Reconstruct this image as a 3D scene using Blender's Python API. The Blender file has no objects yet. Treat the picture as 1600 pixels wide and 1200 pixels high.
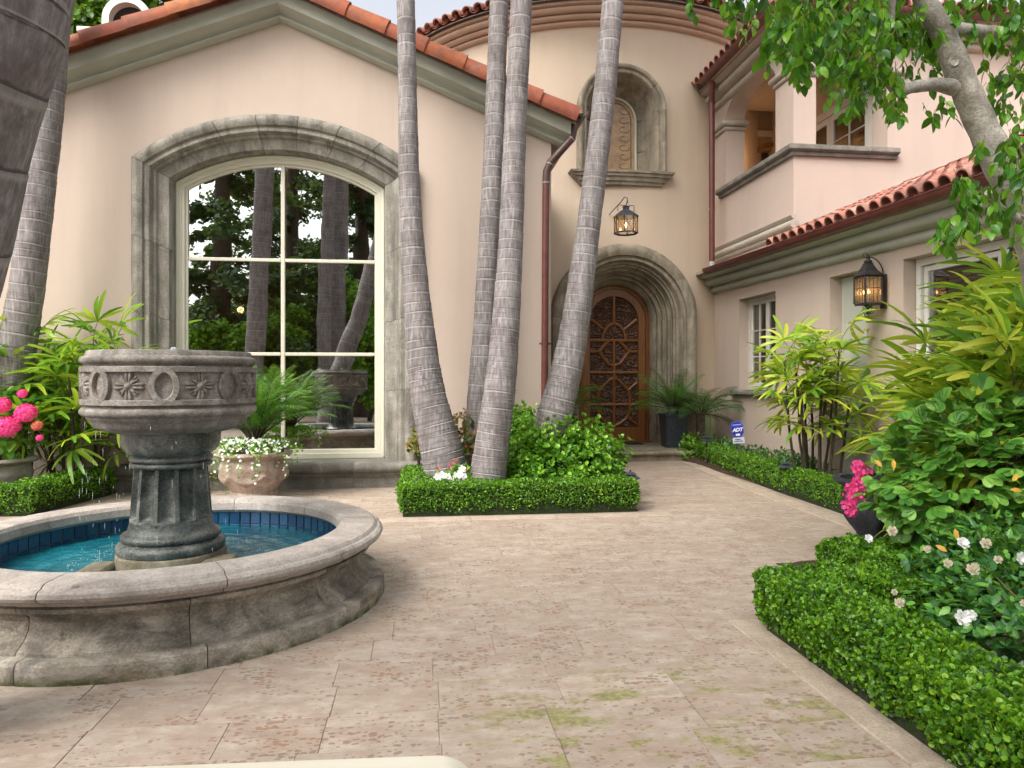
import bpy, math, random
import numpy as np
from mathutils import Vector, Matrix
random.seed(7); RNG = np.random.default_rng(7)
SC = bpy.context.scene
COL = SC.collection
PI = math.pi

# ------------------------------------------------------------------ camera, sky, sun, exposure
HC = 1.3; TH = math.radians(7.2); FPX = 1125.0
cam_d = bpy.data.cameras.new('camera'); cam = bpy.data.objects.new('camera', cam_d); COL.objects.link(cam)
cam.location = (0, 0, HC); cam.rotation_euler = (PI/2, 0, -TH)
cam_d.sensor_width = 36; cam_d.lens = 36*FPX/1600; cam_d.shift_y = -10/1600
cam_d.clip_start = 0.05; cam_d.clip_end = 600
SC.camera = cam
SUN_EL, SUN_AZ = math.radians(48), math.radians(226)      # azimuth clockwise from +Y, where the sun stands
w = bpy.data.worlds.new('World'); SC.world = w; w.use_nodes = True
nt = w.node_tree; bg = nt.nodes['Background']
sky = nt.nodes.new('ShaderNodeTexSky'); sky.sky_type = 'NISHITA'; sky.sun_disc = False
sky.sun_elevation = SUN_EL; sky.sun_rotation = SUN_AZ; sky.air_density = 1.0; sky.dust_density = 6.0; sky.ozone_density = 0.6
hs = nt.nodes.new('ShaderNodeHueSaturation'); hs.inputs['Saturation'].default_value = 0.28; hs.inputs['Value'].default_value = 1.2
nt.links.new(sky.outputs[0], hs.inputs['Color']); nt.links.new(hs.outputs[0], bg.inputs[0])
bg.inputs[1].default_value = 0.15
sd = bpy.data.lights.new('sun', 'SUN'); sun = bpy.data.objects.new('sun', sd); COL.objects.link(sun)
sd.energy = 1.15; sd.angle = math.radians(35); sd.color = (1, .94, .86)
sv = Vector((math.sin(SUN_AZ)*math.cos(SUN_EL), math.cos(SUN_AZ)*math.cos(SUN_EL), math.sin(SUN_EL)))
sun.rotation_euler = sv.to_track_quat('Z', 'Y').to_euler(); sun.location = sv*30
SC.view_settings.view_transform = 'Standard'; SC.view_settings.look = 'None'
SC.view_settings.exposure = 0.94; SC.view_settings.gamma = 1; SC.view_settings.use_curve_mapping = False
SC.cycles.max_bounces = 8; SC.cycles.transparent_max_bounces = 12; SC.cycles.use_denoising = True

# ------------------------------------------------------------------ helpers
FW = Vector((math.sin(TH), math.cos(TH), 0)); RT = Vector((math.cos(TH), -math.sin(TH), 0))
def W(px, py, d):                        # a point seen at a photo position and a distance -> its place in the world
    return FW*d + RT*((px-800)/FPX*d) + Vector((0, 0, HC+(590-py)/FPX*d))
def WY(px, py, Y):
    r = FW + RT*((px-800)/FPX); d = Y/r.y
    return W(px, py, d)

def tag(o, label=None, cat=None, group=None, kind=None):
    if label: o['label'] = label
    if cat: o['category'] = cat
    if group: o['group'] = group
    if kind: o['kind'] = kind
    return o
def empty(name, loc=(0, 0, 0), parent=None):
    o = bpy.data.objects.new(name, None); COL.objects.link(o); o.empty_display_size = .1
    o.location = loc
    if parent: o.parent = parent
    return o
def link(name, me, parent=None, mat=None, loc=None, M=None):
    o = bpy.data.objects.new(name, me); COL.objects.link(o)
    if mat is not None and len(me.materials) == 0: me.materials.append(mat)
    if parent:
        o.parent = parent
        if parent.type == 'EMPTY' or parent.matrix_basis != Matrix():
            o.matrix_parent_inverse = chain(parent).inverted()
    if M is not None: o.matrix_basis = M
    elif loc is not None: o.location = loc
    return o
def chain(p):
    m = p.matrix_basis.copy()
    q = p
    if q.parent: m = chain(q.parent) @ q.matrix_parent_inverse @ m
    return m

class MB:
    def __init__(s): s.v = []; s.f = []; s.m = []; s.uv = None
    def add(s, vs, fs, mi=0):
        b = len(s.v); s.v.extend([tuple(p) for p in vs]); s.f.extend([tuple(i+b for i in f) for f in fs]); s.m.extend([mi]*len(fs)); return s
    def quad(s, a, b, c, d, mi=0): return s.add([a, b, c, d], [(0, 1, 2, 3)], mi)
    def box(s, x0, x1, y0, y1, z0, z1, ch=0.0, M=None, mi=0):
        cx, cy, cz = (x0+x1)/2, (y0+y1)/2, (z0+z1)/2; hx, hy, hz = abs(x1-x0)/2, abs(y1-y0)/2, abs(z1-z0)/2
        ch = min(ch, hx*.9, hy*.9, hz*.9)
        if ch <= 0:
            vs = [(cx+a*hx, cy+b*hy, cz+c*hz) for c in (-1, 1) for b in (-1, 1) for a in (-1, 1)]
            fs = [(0, 2, 3, 1), (4, 5, 7, 6), (0, 1, 5, 4), (2, 6, 7, 3), (0, 4, 6, 2), (1, 3, 7, 5)]
        else:
            vs = []; idx = {}
            for c in (-1, 1):
                for b in (-1, 1):
                    for a in (-1, 1):
                        for k in range(3):
                            e = [hx-ch, hy-ch, hz-ch]; e[k] = (hx, hy, hz)[k]
                            idx[(a, b, c, k)] = len(vs); vs.append((cx+a*e[0], cy+b*e[1], cz+c*e[2]))
            fs = []
            for k, (i, j) in enumerate([(1, 2), (0, 2), (0, 1)]):
                for sgn in (-1, 1):
                    q = []
                    for (p, r) in ((-1, -1), (1, -1), (1, 1), (-1, 1)):
                        t = [0, 0, 0]; t[k] = sgn; t[i] = p; t[j] = r; q.append(idx[(*t, k)])
                    fs.append(tuple(q))
            for k, (i, j) in enumerate([(1, 2), (0, 2), (0, 1)]):       # edges along k
                for p in (-1, 1):
                    for r in (-1, 1):
                        t0 = [0, 0, 0]; t0[i] = p; t0[j] = r; t1 = list(t0); t0[k] = -1; t1[k] = 1
                        fs.append((idx[(*t0, i)], idx[(*t1, i)], idx[(*t1, j)], idx[(*t0, j)]))
            for a in (-1, 1):
                for b in (-1, 1):
                    for c in (-1, 1): fs.append(tuple(idx[(a, b, c, k)] for k in range(3)))
        if M is not None: vs = [M @ Vector(p) for p in vs]
        return s.add(vs, fs, mi)
    def grid(s, rows, closed_u=False, closed_v=False, mi=0):
        n = len(rows); k = len(rows[0]); b = len(s.v)
        for r in rows: s.v.extend([tuple(p) for p in r])
        for i in range(n if closed_v else n-1):
            for j in range(k if closed_u else k-1):
                i2 = (i+1) % n; j2 = (j+1) % k
                s.f.append((b+i*k+j, b+i*k+j2, b+i2*k+j2, b+i2*k+j)); s.m.append(mi)
        return s
    def lathe(s, prof, n=32, c=(0, 0, 0), mod=None, cap=True, mi=0):
        rows = []
        for (r, z) in prof:
            row = []
            for j in range(n):
                a = 2*PI*j/n; rr = r if mod is None else mod(r, z, a)
                row.append((c[0]+rr*math.cos(a), c[1]+rr*math.sin(a), c[2]+z))
            rows.append(row)
        b = len(s.v); s.grid(rows, closed_u=True, mi=mi)
        if cap:
            s.f.append(tuple(b+j for j in range(n))[::-1]); s.m.append(mi)
            s.f.append(tuple(b+(len(prof)-1)*n+j for j in range(n))); s.m.append(mi)
        return s
    def tube(s, pts, rads, n=8, cap=True, mi=0):
        pts = [Vector(p) for p in pts]
        if not hasattr(rads, '__len__'): rads = [rads]*len(pts)
        rows = []; up = Vector((0, 0, 1))
        t0 = (pts[1]-pts[0]).normalized()
        u = t0.cross(up) if abs(t0.z) < .95 else t0.cross(Vector((0, 1, 0)))
        u.normalize()
        for i, p in enumerate(pts):
            t = (pts[min(i+1, len(pts)-1)]-pts[max(i-1, 0)]).normalized()
            u = (u-t*u.dot(t)).normalized(); v = t.cross(u)
            rows.append([p+(u*math.cos(2*PI*j/n)+v*math.sin(2*PI*j/n))*rads[i] for j in range(n)])
        b = len(s.v); s.grid(rows, closed_u=True, mi=mi)
        if cap:
            s.f.append(tuple(b+j for j in range(n))[::-1]); s.m.append(mi)
            s.f.append(tuple(b+(len(pts)-1)*n+j for j in range(n))); s.m.append(mi)
        return s
    def prism(s, poly, ax, lo, hi, mi=0):      # poly of 2-D points; ax = axis of extrusion
        def P(a, b, t): return {'x': (t, a, b), 'y': (a, t, b), 'z': (a, b, t)}[ax]
        n = len(poly); vs = [P(a, b, lo) for a, b in poly]+[P(a, b, hi) for a, b in poly]
        fs = [tuple(range(n))[::-1], tuple(range(n, 2*n))]+[(i, (i+1) % n, n+(i+1) % n, n+i) for i in range(n)]
        return s.add(vs, fs, mi)
    def mesh(s, name, mats, smooth=False, angle=None):
        me = bpy.data.meshes.new(name); me.from_pydata(s.v, [], s.f)
        for m in (mats if isinstance(mats, (list, tuple)) else [mats]): me.materials.append(m)
        if max(s.m or [0]) > 0: me.polygons.foreach_set('material_index', s.m)
        import bmesh
        bm = bmesh.new(); bm.from_mesh(me); bmesh.ops.recalc_face_normals(bm, faces=bm.faces); bm.to_mesh(me); bm.free()
        if smooth:
            me.polygons.foreach_set('use_smooth', [True]*len(me.polygons))
            me.set_sharp_from_angle(angle=math.radians(angle or 40))
        me.update(); return me
    def build(s, name, mats, parent=None, smooth=False, angle=None):
        return link(name, s.mesh(name, mats, smooth, angle), parent)

# ------------------------------------------------------------------ materials
class NM:
    def __init__(s, name):
        s.m = bpy.data.materials.new(name); s.m.use_nodes = True; s.t = s.m.node_tree; s.p = s.t.nodes['Principled BSDF']; s.out = s.t.nodes['Material Output']
    def n(s, ty, _props=None, **kw):
        x = s.t.nodes.new('ShaderNode'+ty)
        for k, v in (_props or {}).items(): setattr(x, k, v)
        for k, v in kw.items():
            k = k.replace('_', ' ') if not k.startswith('i') or not k[1:].isdigit() else int(k[1:])
            inp = x.inputs[k]
            if isinstance(v, bpy.types.NodeSocket): s.t.links.new(v, inp)
            else: inp.default_value = v if not (isinstance(v, tuple) and len(v) == 3 and inp.type == 'RGBA') else (*v, 1)
        return x
    def L(s, a, b): s.t.links.new(a, b)
    def pos(s, scale=(1, 1, 1), obj=False, rand=0):
        if obj: c = s.n('TexCoord').outputs['Object']
        else: c = s.n('NewGeometry').outputs['Position']
        mp = s.n('Mapping', i0=c, i3=scale)
        if rand:
            oi = s.n('ObjectInfo').outputs['Random']; mul = s.n('Math', {'operation': 'MULTIPLY'}, i0=oi, i1=rand)
            cb = s.n('CombineXYZ', i0=mul.outputs[0], i1=mul.outputs[0], i2=mul.outputs[0]); s.L(cb.outputs[0], mp.inputs[1])
        return mp.outputs[0]
    def noise(s, vec, sc, detail=5, rough=.6, dist=0): return s.n('TexNoise', i0=vec, Scale=sc, Detail=detail, Roughness=rough, Distortion=dist).outputs['Fac']
    def ramp(s, fac, stops, interp='LINEAR'):
        r = s.n('ValToRGB', i0=fac); e = r.color_ramp.elements; r.color_ramp.interpolation = interp
        while len(e) < len(stops): e.new(.5)
        for el, (p, c) in zip(e, stops):
            el.position = p; el.color = (*c, 1) if isinstance(c, tuple) else (c, c, c, 1)
        return r.outputs[0]
    def mix(s, fac, a, b, mode='MIX'):
        x = s.n('Mix', {'data_type': 'RGBA', 'blend_type': mode})
        for k, v in ((0, fac), (6, a), (7, b)):
            if isinstance(v, bpy.types.NodeSocket): s.L(v, x.inputs[k])
            else: x.inputs[k].default_value = (*v, 1) if isinstance(v, tuple) else v
        return x.outputs[2]
    def math(s, op, a, b=0.0): return s.n('Math', {'operation': op}, i0=a, i1=b).outputs[0]
    def bump(s, h, strength=.3, dist=.01, normal=None):
        b = s.n('Bump', Strength=strength, Distance=dist, Height=h)
        if normal: s.L(normal, b.inputs['Normal'])
        s.L(b.outputs[0], s.p.inputs['Normal']); return b.outputs[0]
    def base(s, c, rough=.8, spec=.4, metal=0):
        if isinstance(c, bpy.types.NodeSocket): s.L(c, s.p.inputs['Base Color'])
        else: s.p.inputs['Base Color'].default_value = (*c, 1)
        if isinstance(rough, bpy.types.NodeSocket): s.L(rough, s.p.inputs['Roughness'])
        else: s.p.inputs['Roughness'].default_value = rough
        s.p.inputs['Specular IOR Level'].default_value = spec; s.p.inputs['Metallic'].default_value = metal
        return s.m

def m_simple(name, c1, c2, sc=8, rough=.7, bump=.2, bd=.004, bs=40, spec=.4, metal=0, stretch=(1, 1, 1), obj=False):
    q = NM(name); v = q.pos(stretch, obj); c = q.ramp(q.noise(v, sc), [(.3, c1), (.7, c2)])
    if bump: q.bump(q.noise(v, bs, 4), bump, bd)
    return q.base(c, rough, spec, metal)
def m_stucco(name, c, c2):
    q = NM(name); v = q.pos(); big = q.noise(v, .7, 4, .6); st = q.noise(q.pos((2.2, 2.2, .25)), 1.4, 5, .65)
    col = q.mix(big, c, c2)
    col = q.mix(q.ramp(q.noise(v, 2.6, 7, .7), [(.5, 0.0), (.75, .22)]), col, tuple(x*1.12 for x in c2)); col = q.mix(q.ramp(st, [(.48, 0.0), (.76, .5)]), col, tuple(x*.8 for x in c2))
    fine = q.noise(v, 55, 3, .6); col = q.mix(q.math('MULTIPLY', fine, .16), col, tuple(x*.7 for x in c))
    h = q.math('ADD', q.math('MULTIPLY', q.noise(v, 26, 4, .7), 1.0), q.math('MULTIPLY', q.noise(v, 5, 3), 1.2))
    q.bump(h, .32, .006); return q.base(col, .92, .2)
def m_stone(name, lo, mid, hi, streak=.7, ochre=.35, rough=.85, sc=3.0, bd=.008, wet=None, rand=7, moss=0):
    q = NM(name); v = q.pos(rand=rand); vs = q.pos((5, 5, .6), rand=rand)
    a = q.noise(v, sc, 8, .62, .6); s1 = q.noise(vs, 1.7, 6, .65)
    col = q.ramp(a, [(.25, lo), (.5, mid), (.72, hi)])
    col = q.mix(q.math('MULTIPLY', q.ramp(s1, [(.45, 0.0), (.66, 1.0)]), streak), col, tuple(x*.35 for x in mid))
    oc = q.ramp(q.noise(v, 1.9, 5, .6), [(.62, 0.0), (.74, 1.0)])
    col = q.mix(q.math('MULTIPLY', oc, ochre), col, (.33, .22, .09))
    gr_ = q.noise(q.pos((1, 1, 1.5), rand=rand), 70, 5, .7)
    col = q.mix(q.ramp(gr_, [(.40, .35), (.50, 0.0)]), col, tuple(x*.6 for x in lo))
    col = q.mix(q.ramp(gr_, [(.54, 0.0), (.70, .35)]), col, tuple(min(.7, x*1.25) for x in hi))
    hz_ = q.noise(q.pos((4, 4, 40), rand=rand), 3, 4, .6); col = q.mix(q.ramp(hz_, [(.52, 0.0), (.7, .3)]), col, tuple(x*.5 for x in mid))
    pit = q.ramp(q.n('TexVoronoi', i0=q.pos((1, 1, 1.6)), Scale=60).outputs['Distance'], [(.0, 0.0), (.16, 1.0)])
    mask = q.ramp(q.noise(v, 6, 3), [(.5, 0.0), (.6, 1.0)])
    pm = q.math('SUBTRACT', 1.0, q.math('MULTIPLY', q.math('SUBTRACT', 1.0, pit), mask))
    col = q.mix(pm, tuple(x*.3 for x in lo), col)
    if moss:
        zz_ = q.n('SeparateXYZ', i0=q.pos()).outputs[2]; mm_ = q.math('SUBTRACT', q.math('ADD', .05, q.math('MULTIPLY', q.noise(q.pos(), 6, 5, .7), .0)), zz_)
        mm_ = q.math('MULTIPLY', q.ramp(mm_, [(.0, 0.0), (.04, 1.0)]), q.ramp(q.noise(q.pos(), 5, 6, .75), [(.42, 0.0), (.56, 1.0)])); col = q.mix(mm_, col, (.07, .085, .02))
        dk = q.ramp(q.noise(q.pos((1, 1, 2.2)), 3.1, 6, .6, .8), [(.47, 0.0), (.64, .7)]); col = q.mix(dk, col, (.06, .056, .048))
        lt = q.ramp(q.noise(q.pos((1, 1, 1.4), rand=2), 4.3, 6, .66, .8), [(.54, 0.0), (.74, .6)]); col = q.mix(lt, col, (.52, .47, .38))
    h = q.math('ADD', q.math('MULTIPLY', q.noise(v, 22, 7, .72), 1.0), q.math('MULTIPLY', pm, .5))
    q.bump(h, 1.0, bd*1.6)
    return q.base(col, rough if wet is None else q.ramp(q.noise(v, 4), [(.45, wet), (.75, rough)]), .45)
def m_trav(name):
    q = NM(name); v0 = q.pos(); v = q.pos(rand=13)
    oi = q.n('ObjectInfo').outputs['Random']; isl = q.n('NewGeometry').outputs['Random Per Island']
    r = q.math('FRACT', q.math('ADD', oi, isl))
    col = q.ramp(r, [(0, (.365, .30, .245)), (.3, (.41, .34, .28)), (.6, (.38, .315, .255)), (1, (.45, .385, .315))])
    cloud = q.noise(q.pos((1.2, 3, 1), rand=13), 1.6, 6, .65)
    col = q.mix(q.ramp(cloud, [(.45, 0.0), (.7, .6)]), col, (.33, .235, .17))
    col = q.mix(q.ramp(q.noise(v0, .7, 4), [(.5, 0.0), (.68, .45)]), col, (.42, .35, .285))
    mt = q.noise(q.pos((1, 1.8, 1), rand=13), 7, 9, .75); col = q.mix(q.ramp(mt, [(.42, .55), (.55, 0.0)]), col, (.30, .215, .165)); col = q.mix(q.ramp(mt, [(.55, 0.0), (.68, .5)]), col, (.52, .45, .375))
    # elongated pits of the travertine, some filled with grime
    wv_ = q.n('TexNoise', i0=q.pos((1, 1, 1), rand=5), Scale=9.0, Detail=3.0).outputs['Color']; vp = q.n('VectorMath', {'operation': 'MULTIPLY_ADD'}, i0=wv_, i1=(1.6, 1.6, 0), i2=q.pos((34, 52, 34), rand=5)).outputs[0]; d = q.n('TexVoronoi', i0=vp, Scale=1.0, Randomness=1.0)
    dens = q.noise(q.pos((1.6, 3.0, 1), rand=13), 2.2, 3)
    hsel = q.n('SeparateColor', i0=d.outputs['Color']).outputs[0]
    thr = q.math('MULTIPLY', q.ramp(dens, [(.36, .06), (.62, .56)]), q.math('MULTIPLY', hsel, 1.3))
    pit = q.math('LESS_THAN', d.outputs['Distance'], thr)
    vp2 = q.pos((80, 115, 80), rand=5); d2 = q.n('TexVoronoi', i0=vp2, Scale=1.0)
    pit2 = q.math('LESS_THAN', d2.outputs['Distance'], q.ramp(dens, [(.35, .0), (.7, .3)]))
    col = q.mix(q.math('MULTIPLY', pit2, .55), col, (.22, .13, .085))
    pc = q.ramp(q.noise(v, 12, 2), [(.4, (.27, .145, .085)), (.55, (.19, .13, .10)), (.7, (.16, .15, .10))])
    col = q.mix(q.math('MULTIPLY', pit, .72), col, pc)
    blot = q.ramp(q.noise(q.pos((2.5, 7, 1), rand=2), 3.5, 8, .78), [(.56, 0.0), (.66, .5)]); col = q.mix(blot, col, (.20, .15, .13))
    # fine streaky grain
    g = q.noise(q.pos((9, 30, 9)), 3, 6, .7); col = q.mix(q.ramp(g, [(.5, 0.0), (.75, .45)]), col, (.34, .24, .18))
    # moss, near the camera and to the right, and round the basin foot
    sx = q.n('SeparateXYZ', i0=v0)
    mk = q.math('MULTIPLY', q.ramp(q.math('SUBTRACT', 3.4, sx.outputs[1]), [(.0, 0.0), (.5, 1.0)]), q.ramp(sx.outputs[0], [(.0, 0.0), (.4, 1.0)]))
    mo = q.ramp(q.math('ADD', q.noise(q.pos((1.3, 2.6, 1), rand=3), 2.4, 8, .74), q.math('MULTIPLY', g, .10)), [(.57, 0.0), (.65, 1.0)])
    mo2 = q.math('MULTIPLY', q.math('MULTIPLY', mo, mk), .85)
    col = q.mix(mo2, col, q.ramp(q.noise(v, 30), [(.35, (.13, .13, .035)), (.65, (.31, .29, .11))]))
    h = q.math('SUBTRACT', q.math('MULTIPLY', q.noise(v, 35, 6, .7), .5), q.math('ADD', q.math('MULTIPLY', pit, .8), q.math('MULTIPLY', pit2, .3)))
    q.bump(h, .6, .006); return q.base(col, .78, .35)
def m_leaf(name, cols, rough=.38, trans=.35, spec=.5, tint=None):
    q = NM(name); g = q.n('NewGeometry'); oi = q.n('ObjectInfo').outputs['Random']
    r = q.math('FRACT', q.math('ADD', q.math('MULTIPLY', oi, 7.3), g.outputs['Random Per Island']))
    cl = q.noise(q.pos(), 5, 2); r2 = q.math('ADD', q.math('MULTIPLY', r, .75), q.math('MULTIPLY', q.math('SUBTRACT', cl, .5), .5))
    k = len(cols); col = q.ramp(r2, [(i/(k-1)*.9+.02, c) for i, c in enumerate(cols)])
    q.base(col, rough, spec)
    q.bump(q.noise(q.pos(), 90, 3), .15, .003)
    tr = q.n('BsdfTranslucent'); tc = q.mix(.35, col, (.30, .42, .02)); q.L(tc, tr.inputs[0])
    mx = q.n('MixShader', i0=trans); q.L(q.p.outputs[0], mx.inputs[1]); q.L(tr.outputs[0], mx.inputs[2]); q.L(mx.outputs[0], q.out.inputs[0])
    return q.m
def m_bark():
    q = NM('palm_bark'); uv = q.n('UVMap').outputs[0]; sp = q.n('SeparateXYZ', i0=uv); v = q.pos((1, 1, 1)); vs = q.pos((22, 22, 2.6))
    fr = q.math('FRACT', sp.outputs[1])
    base = q.ramp(q.noise(vs, 2.0, 7, .72), [(.30, (.085, .075, .073)), (.5, (.215, .195, .19)), (.70, (.42, .395, .395))])
    base = q.mix(q.ramp(q.noise(v, 4.5, 5, .65), [(.46, 0.0), (.7, .5)]), base, (.36, .335, .33)); base = q.mix(q.ramp(q.noise(q.pos((3, 3, 1)), 2.1, 5, .6), [(.48, 0.0), (.66, .6)]), base, (.095, .08, .075))
    cell = q.n('TexWhiteNoise', {'noise_dimensions': '1D'}, i1=q.math('FLOOR', sp.outputs[1])).outputs[0]
    base = q.mix(q.math('MULTIPLY', cell, .35), base, (.15, .12, .12))
    scar = q.ramp(q.math('ADD', fr, q.math('MULTIPLY', q.math('SUBTRACT', q.noise(q.pos((7, 7, 7)), 3, 3), .5), .16)), [(.0, .8), (.03, .8), (.06, 0.0), (1, 0.0)])
    lip = q.ramp(fr, [(.86, 0.0), (.93, .9), (1, .4)])
    base = q.mix(q.math('MULTIPLY', lip, .55), base, (.42, .395, .385)); base = q.mix(scar, base, (.07, .055, .05))
    crack = q.ramp(q.noise(q.pos((60, 60, 3)), 1.5, 4, .6), [(.62, 0.0), (.68, 1.0)]); base = q.mix(q.math('MULTIPLY', crack, .06), base, (.08, .065, .06))
    q.bump(q.math('ADD', q.noise(vs, 3, 6, .7), q.math('MULTIPLY', q.noise(v, 40, 4), .5)), .35, .005)
    return q.base(base, .85, .25)
def m_glass(name, refl, tint=(.75, .8, .78)):
    q = NM(name); q.t.nodes.remove(q.p)
    gl = q.n('BsdfGlossy', Roughness=.005, Color=(.96, .97, .97)); tr = q.n('BsdfTransparent', Color=tint)
    lw = q.n('LayerWeight', Blend=.25).outputs['Fresnel']
    wob = q.n('Bump', Strength=.05, Distance=.02, Height=q.noise(q.pos(), 1.3, 2)); q.L(wob.outputs[0], gl.inputs['Normal'])
    mx = q.n('MixShader', i0=q.math('ADD', q.math('MULTIPLY', lw, .8), refl)); q.L(tr.outputs[0], mx.inputs[1]); q.L(gl.outputs[0], mx.inputs[2]); q.L(mx.outputs[0], q.out.inputs[0]); return q.m
def m_emit(name, c, s):
    q = NM(name); q.base(c, .5); q.p.inputs['Emission Color'].default_value = (*c, 1); q.p.inputs['Emission Strength'].default_value = s; return q.m
def m_terra(name, cols, rough=.75):
    q = NM(name); oi = q.n('ObjectInfo').outputs['Random']; isl = q.n('NewGeometry').outputs['Random Per Island']
    r = q.math('FRACT', q.math('ADD', oi, isl)); k = len(cols)
    c = q.ramp(r, [(i/(k-1), x) for i, x in enumerate(cols)])
    n1 = q.noise(q.pos(rand=9), 9, 6, .7); c = q.mix(q.ramp(n1, [(.42, 0.0), (.70, .8)]), c, (.13, .075, .06))
    c = q.mix(q.ramp(q.noise(q.pos(rand=4), 3, 4), [(.58, 0.0), (.75, .35)]), c, (.36, .28, .24))
    q.bump(q.noise(q.pos(), 45, 5, .7), .35, .004); return q.base(c, rough, .35)
def m_water():
    q = NM('pool_water'); v = q.pos(); h = q.math('ADD', q.noise(v, 9, 3), q.math('MULTIPLY', q.noise(v, 30, 3), .35)); q.bump(h, .6, .03)
    c = q.ramp(q.noise(v, 3, 4), [(.35, (.002, .06, .09)), (.65, (.012, .17, .215))]); q.base(c, .04, .6)
    return q.m
def m_wood(name, lo, hi, carved=0):
    q = NM(name); v = q.pos((14, 14, 1.3)); n1 = q.noise(v, 2.2, 7, .7, .5); c = q.ramp(n1, [(.3, lo), (.7, hi)])
    if carved:
        vv = q.pos((1, .2, 1)); wv = q.n('TexWave', {'wave_type': 'RINGS'}, i0=vv, Scale=7.0, Distortion=14.0, Detail=2.0).outputs['Fac']
        h = q.math('ADD', wv, q.math('MULTIPLY', q.noise(q.pos(), 30, 3), .8)); q.bump(h, 1.0, .03)
        c = q.mix(q.ramp(wv, [(.2, .55), (.7, 0.0)]), c, tuple(x*.25 for x in lo))
    else: q.bump(n1, .3, .004)
    return q.base(c, .42, .45)

M = {}
M['stucco'] = m_stucco('beige_stucco', (.49, .395, .325), (.54, .445, .375))
M['stucco_tower'] = m_stucco('peach_stucco', (.56, .45, .34), (.62, .505, .395))
M['stucco_wing'] = m_stucco('pink_stucco', (.53, .42, .355), (.58, .47, .405))
M['trim'] = m_simple('grey_green_trim', (.35, .365, .305), (.43, .44, .375), 3, .8, .2)
M['trim_warm'] = m_simple('warm_grey_trim', (.40, .35, .29), (.47, .42, .35), 3, .8, .2)
M['trim_peach'] = m_simple('peach_trim', (.50, .36, .27), (.55, .41, .32), 3, .8, .2)
M['stone'] = m_stone('surround_stone', (.13, .12, .10), (.27, .25, .21), (.42, .40, .345), streak=.85)
M['stone_warm'] = m_stone('door_surround_stone', (.15, .125, .09), (.30, .26, .195), (.45, .39, .30), streak=.55)
M['stone_sill'] = m_stone('sill_stone', (.10, .09, .075), (.19, .175, .15), (.32, .30, .26), streak=.3)
M['coping'] = m_stone('coping_stone', (.23, .20, .17), (.40, .35, .31), (.54, .49, .44), streak=.15, ochre=.25, bd=.005)
M['basin'] = m_stone('basin_stone', (.07, .06, .045), (.27, .235, .185), (.56, .50, .42), streak=.2, ochre=.7, sc=3.4, bd=.005, moss=1)
M['base_stone'] = m_stone('base_stone', (.12, .105, .08), (.33, .29, .235), (.58, .53, .45), streak=.15, ochre=.5, sc=5, bd=.005, moss=1)
M['bowl'] = m_stone('bowl_stone', (.07, .06, .05), (.22, .195, .17), (.42, .385, .345), streak=.25, ochre=.12, sc=6, bd=.006)
M['wet'] = m_stone('wet_stone', (.015, .018, .016), (.075, .085, .075), (.26, .26, .235), streak=.6, ochre=.05, sc=5, rough=.55, wet=.12, bd=.006)
M['plinth'] = m_stone('plinth_stone', (.10, .085, .05), (.20, .17, .11), (.30, .27, .20), sc=5)
M['trav'] = m_trav('travertine')
M['mortar'] = m_simple('mortar', (.33, .26, .21), (.45, .37, .31), 20, .95, .4)
M['kerb'] = m_stone('kerb_stone', (.34, .27, .20), (.45, .36, .28), (.54, .45, .36), streak=.05, ochre=.1)
M['soil'] = m_simple('mulch_soil', (.03, .018, .012), (.12, .065, .04), 60, .95, 1.0, .03, 45)
M['tile_r'] = m_terra('terracotta_rake', [(.27, .075, .045), (.36, .10, .05), (.44, .15, .055), (.30, .085, .05), (.48, .19, .07)])
M['tile'] = m_terra('terracotta_tile', [(.33, .12, .085), (.44, .18, .13), (.38, .15, .11), (.50, .27, .20), (.28, .12, .10), (.42, .16, .10)])
M['metal_red'] = m_simple('red_brown_gutter', (.085, .022, .017), (.15, .045, .035), 6, .42, .08, spec=.5)
M['metal_brown'] = m_simple('brown_downspout', (.06, .03, .026), (.11, .06, .052), 6, .4, .08, spec=.5)
M['solder'] = m_simple('solder', (.35, .33, .33), (.45, .42, .42), 9, .5, .1)
M['cream'] = m_simple('cream_paint', (.52, .50, .40), (.58, .56, .46), 3, .5, .06)
M['white'] = m_simple('white_paint', (.60, .58, .53), (.68, .66, .60), 3, .5, .06)
M['iron'] = m_simple('black_iron', (.012, .012, .013), (.035, .034, .034), 15, .45, .2, spec=.5)
M['slate'] = m_simple('blue_black_metal', (.02, .025, .035), (.05, .06, .075), 15, .4, .15, spec=.5)
M['bark'] = m_bark()
M['ficus'] = m_stone('ficus_bark', (.15, .13, .105), (.36, .33, .28), (.60, .56, .50), streak=.15, ochre=.08, sc=7, bd=.006)
M['stem'] = m_simple('dark_stem', (.035, .025, .018), (.10, .075, .05), 30, .85, .6, .005, 60, stretch=(1, 1, .3))
M['twig'] = m_simple('twig', (.12, .08, .05), (.22, .16, .10), 30, .8, .3)
M['glass'] = m_glass('window_glass', .58); M['glass2'] = m_glass('small_glass', .06, (.88, .88, .86))
M['amberdark'] = m_simple('dark_amber_glass', (.26, .16, .075), (.42, .27, .13), 9, .15, .3, .01, 20)
q = NM('lantern_glass'); q.t.nodes.remove(q.p); tl_ = q.n('BsdfTranslucent', Color=(.75, .70, .64)); tr_ = q.n('BsdfTransparent', Color=(.95, .88, .78)); gl_ = q.n('BsdfGlossy', Roughness=.05)
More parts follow.
